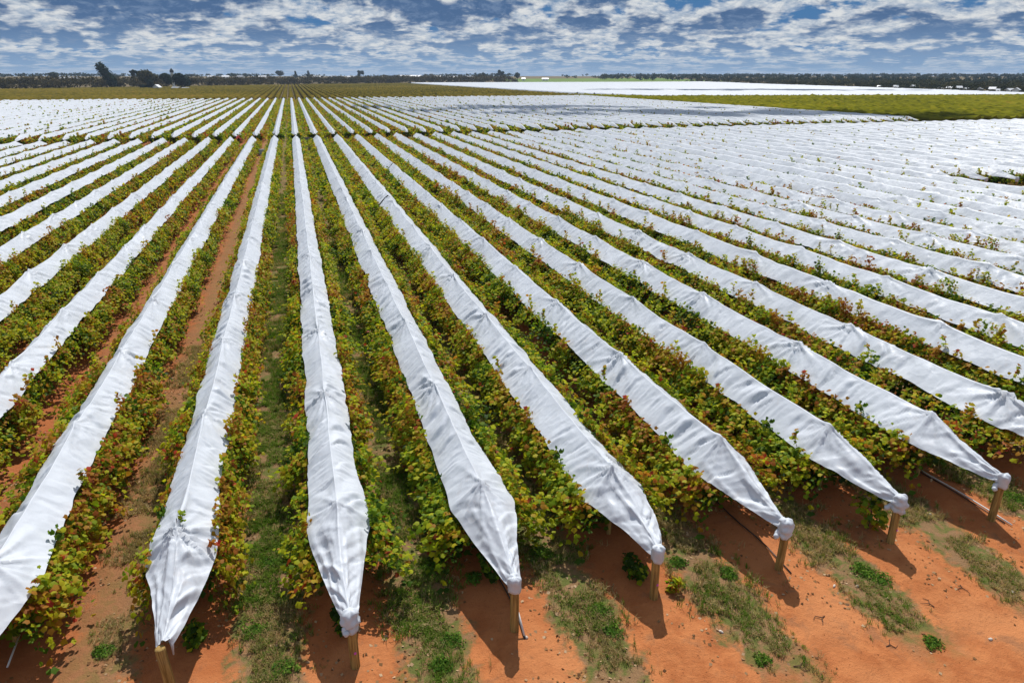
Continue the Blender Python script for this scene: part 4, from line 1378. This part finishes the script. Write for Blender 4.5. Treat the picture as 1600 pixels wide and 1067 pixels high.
# ------------------------------------------------------------------ worker and odds and ends on the cross track
def worker(x, y, rz):
    t = thing('person', 'worker in a pink shirt and white hat stooping on the cross track', 'person', (x, y, 0), rz)
    t.scale = (1.12, 1.12, 1.12)
    bm_v = [(0, 0, 0.92), (0.02, 0, 1.08), (0.16, 0, 1.30), (0.30, 0, 1.42), (0.40, 0, 1.47), (0.50, 0, 1.50),
            (0.0, 0.10, 0.88), (0.06, 0.12, 0.48), (-0.02, 0.13, 0.08), (0.12, 0.14, 0.04),
            (0.0, -0.10, 0.88), (0.10, -0.13, 0.48), (0.03, -0.14, 0.08), (0.17, -0.15, 0.04),
            (0.30, 0.19, 1.38), (0.42, 0.24, 1.12), (0.60, 0.20, 0.92), (0.68, 0.19, 0.86),
            (0.30, -0.19, 1.38), (0.46, -0.24, 1.14), (0.64, -0.20, 0.98), (0.72, -0.19, 0.93)]
    bm_e = [(0, 1), (1, 2), (2, 3), (3, 4), (4, 5), (0, 6), (6, 7), (7, 8), (8, 9), (0, 10), (10, 11), (11, 12), (12, 13), (3, 14), (14, 15), (15, 16), (16, 17), (3, 18), (18, 19), (19, 20), (20, 21)]
    rad = [.15, .15, .16, .13, .06, .10, .10, .075, .05, .045, .10, .075, .05, .045, .065, .05, .04, .045, .065, .05, .04, .045]
    me = bpy.data.meshes.new('body'); me.from_pydata(bm_v, bm_e, [])
    me.materials.append(M['shirt'])
    o = ob('body', me, t)
    md = o.modifiers.new('skin', 'SKIN'); md.use_smooth_shade = True
    for i, v in enumerate(me.skin_vertices[0].data):
        v.radius = (rad[i], rad[i]); v.use_root = (i == 0)
    o.modifiers.new('sub', 'SUBSURF').levels = 1
    o.modifiers['sub'].render_levels = 1
    mb = MB()
    for s in (-1, 1):
        mb.tube([(0.0, s * 0.10, 0.96), (0.07, s * 0.125, 0.48), (0.0, s * 0.135, 0.06)], [0.135, 0.10, 0.075], 10)
    ob('trousers', mb.mesh('trousers', M['trousers'], True), t)
    h = ob('hat', lathe_mesh('hat', [(0.24, 0.0), (0.245, 0.012), (0.12, 0.03), (0.115, 0.11), (0.07, 0.14)], 16, M['white']), t, (0.56, 0, 1.60))
    h.rotation_euler = (0, 0.5, 0)


M['shirt'] = mat_plain('pink_cotton', (0.75, 0.17, 0.16), 0.9, 0.1, 0.1, 6)
M['trousers'] = mat_plain('dark_trousers', (0.03, 0.03, 0.035), 0.9, 0.1, 0.2, 6)
M['crate'] = mat_plain('pale_blue_plastic', (0.42, 0.50, 0.60), 0.5, 0.3, 0.1, 4)
M['tgrey'] = mat_plain('dark_grey_steel', (0.10, 0.10, 0.12), 0.5, 0.4, 0.2, 3)
worker(-9.5, 127.4, 0.25)


def crate(x, y, rz, lab, w=0.75, d=0.55, h=0.55):
    t = thing('crate', lab, 'crate', (x, y, 0), rz, 'crates near the cross track')
    mb = MB(); e = 0.03
    for c, dd in (((0, -d / 2, h / 2), (w, e, h)), ((0, d / 2, h / 2), (w, e, h)), ((-w / 2, 0, h / 2), (e, d - e, h)), ((w / 2, 0, h / 2), (e, d - e, h)), ((0, 0, 0.02), (w - e, d - e, e))):
        mb.box(c, dd)
    ob('tub', mb.mesh('tub', M['crate']), t)
    mb = MB()
    for c, dd in (((0, -d / 2 - 0.02, h), (w + .1, 0.06, 0.05)), ((0, d / 2 + 0.02, h), (w + .1, 0.06, 0.05)), ((-w / 2 - .02, 0, h), (0.06, d - 0.03, 0.05)), ((w / 2 + .02, 0, h), (0.06, d - 0.03, 0.05))):
        mb.box(c, dd)
    ob('rim', mb.mesh('rim', M['white']), t)


crate(-5.0, 111, 0.2, 'pale crate in the lane two rows left of the central row', 1.0, 0.8, 0.8)
crate(-7.9, 115, -0.3, 'small pale crate in the lane below the stooping worker', 0.9, 0.7, 0.7)
t = thing('trailer', 'low dark grey trailer on the cross track behind the central row', 'trailer', (2.1, 127.2, 0), 0.1)
mb = MB(); mb.box((0, 0, 0.72), (2.0, 1.3, 0.10)); mb.box((0, -0.62, 0.92), (2.0, 0.05, 0.3)); mb.box((0, 0.62, 0.92), (2.0, 0.05, 0.3)); mb.box((0.98, 0, 0.92), (0.05, 1.19, 0.3)); ob('tray', mb.mesh('tray', M['tgrey']), t)
mb = MB(); mb.tube([(-1.0, 0, 0.66), (-1.7, 0, 0.5)], 0.04, 8); ob('drawbar', mb.mesh('drawbar', M['tgrey']), t)
for s in (-1, 1):
    mb = MB(); mb.tube([(0.1, s * 0.70, 0.34), (0.1, s * 0.85, 0.34)], 0.33, 16); ob('wheel', mb.mesh('wheel', M['hose']), t)

# ------------------------------------------------------------------ a cloud over the field: it throws the blue shade on the far rows
def cloud(cx, cy, h, rx, ry, rz_, ang, seed, nb):
    r = random.Random(seed); V = []; Q = []; n = 0
    off = h / math.tan(SUN_EL)
    px, py = cx + off * math.sin(SUN_AZ), cy + off * math.cos(SUN_AZ)
    for b in range(nb):
        a = r.uniform(0, 6.28); q = math.sqrt(r.random())
        lx, ly = rx * q * math.cos(a), ry * q * math.sin(a)
        rad = rz_ * r.uniform(0.5, 1.1) * (1.25 - 0.5 * q)
        nu, nv = 12, 8
        th, ph = np.meshgrid(np.linspace(0, 2 * np.pi, nu, endpoint=False), np.linspace(0.05, np.pi - 0.05, nv))
        rr = rad * (1 + 0.35 * (fbm(th * 1.3, ph * 2, seed + b, 2) - 0.5))
        X = lx + 1.5 * rr * np.sin(ph) * np.cos(th); Y = ly + 1.1 * rr * np.sin(ph) * np.sin(th); Z = np.maximum(rr * np.cos(ph), -0.25 * rz_)
        V.append(np.stack([X, Y, Z], -1).reshape(-1, 3))
        ii = n + np.arange(nu * nv).reshape(nv, nu); jj = np.roll(ii, -1, 1)
        Q.append(np.stack([ii[:-1], ii[1:], jj[1:], jj[:-1]], -1).reshape(-1, 4)); n += nu * nv
    o = ob('cloud', mk_mesh('cloud', np.concatenate(V), np.concatenate(Q), mat=M['vapour'], smooth=True), None, (px, py, h), ang)
    tag(o, kind='structure')


M['vapour'] = mat_plain('cloud_vapour', (0.85, 0.86, 0.88), 1.0, 0.0, 0.03, 0.05)
cloud(300, 430, 640, 120, 34, 9, math.atan2(-60, 140), 8, 46)
cloud(88, 186, 560, 88, 26, 6.5, math.atan2(-85, 125), 5, 58)

# ------------------------------------------------------------------ haze: the air over the plain
def haze():
    m, t = new_mat('air')
    pv = t.n('ShaderNodeVolumePrincipled')
    pv.inputs['Color'].default_value = (0.62, 0.78, 1.0, 1)
    pv.inputs['Density'].default_value = 0.00009
    pv.inputs['Anisotropy'].default_value = 0.2
    o = t.n('ShaderNodeOutputMaterial'); t.l(pv.outputs[0], o.inputs['Volume'])
    mb = MB(); mb.box((0, 0, 17.0), (14400, 14400, 38.0))
    tag(ob('haze', mb.mesh('haze', m)), 'thin blue haze over the plain', 'haze', kind='stuff')


haze()
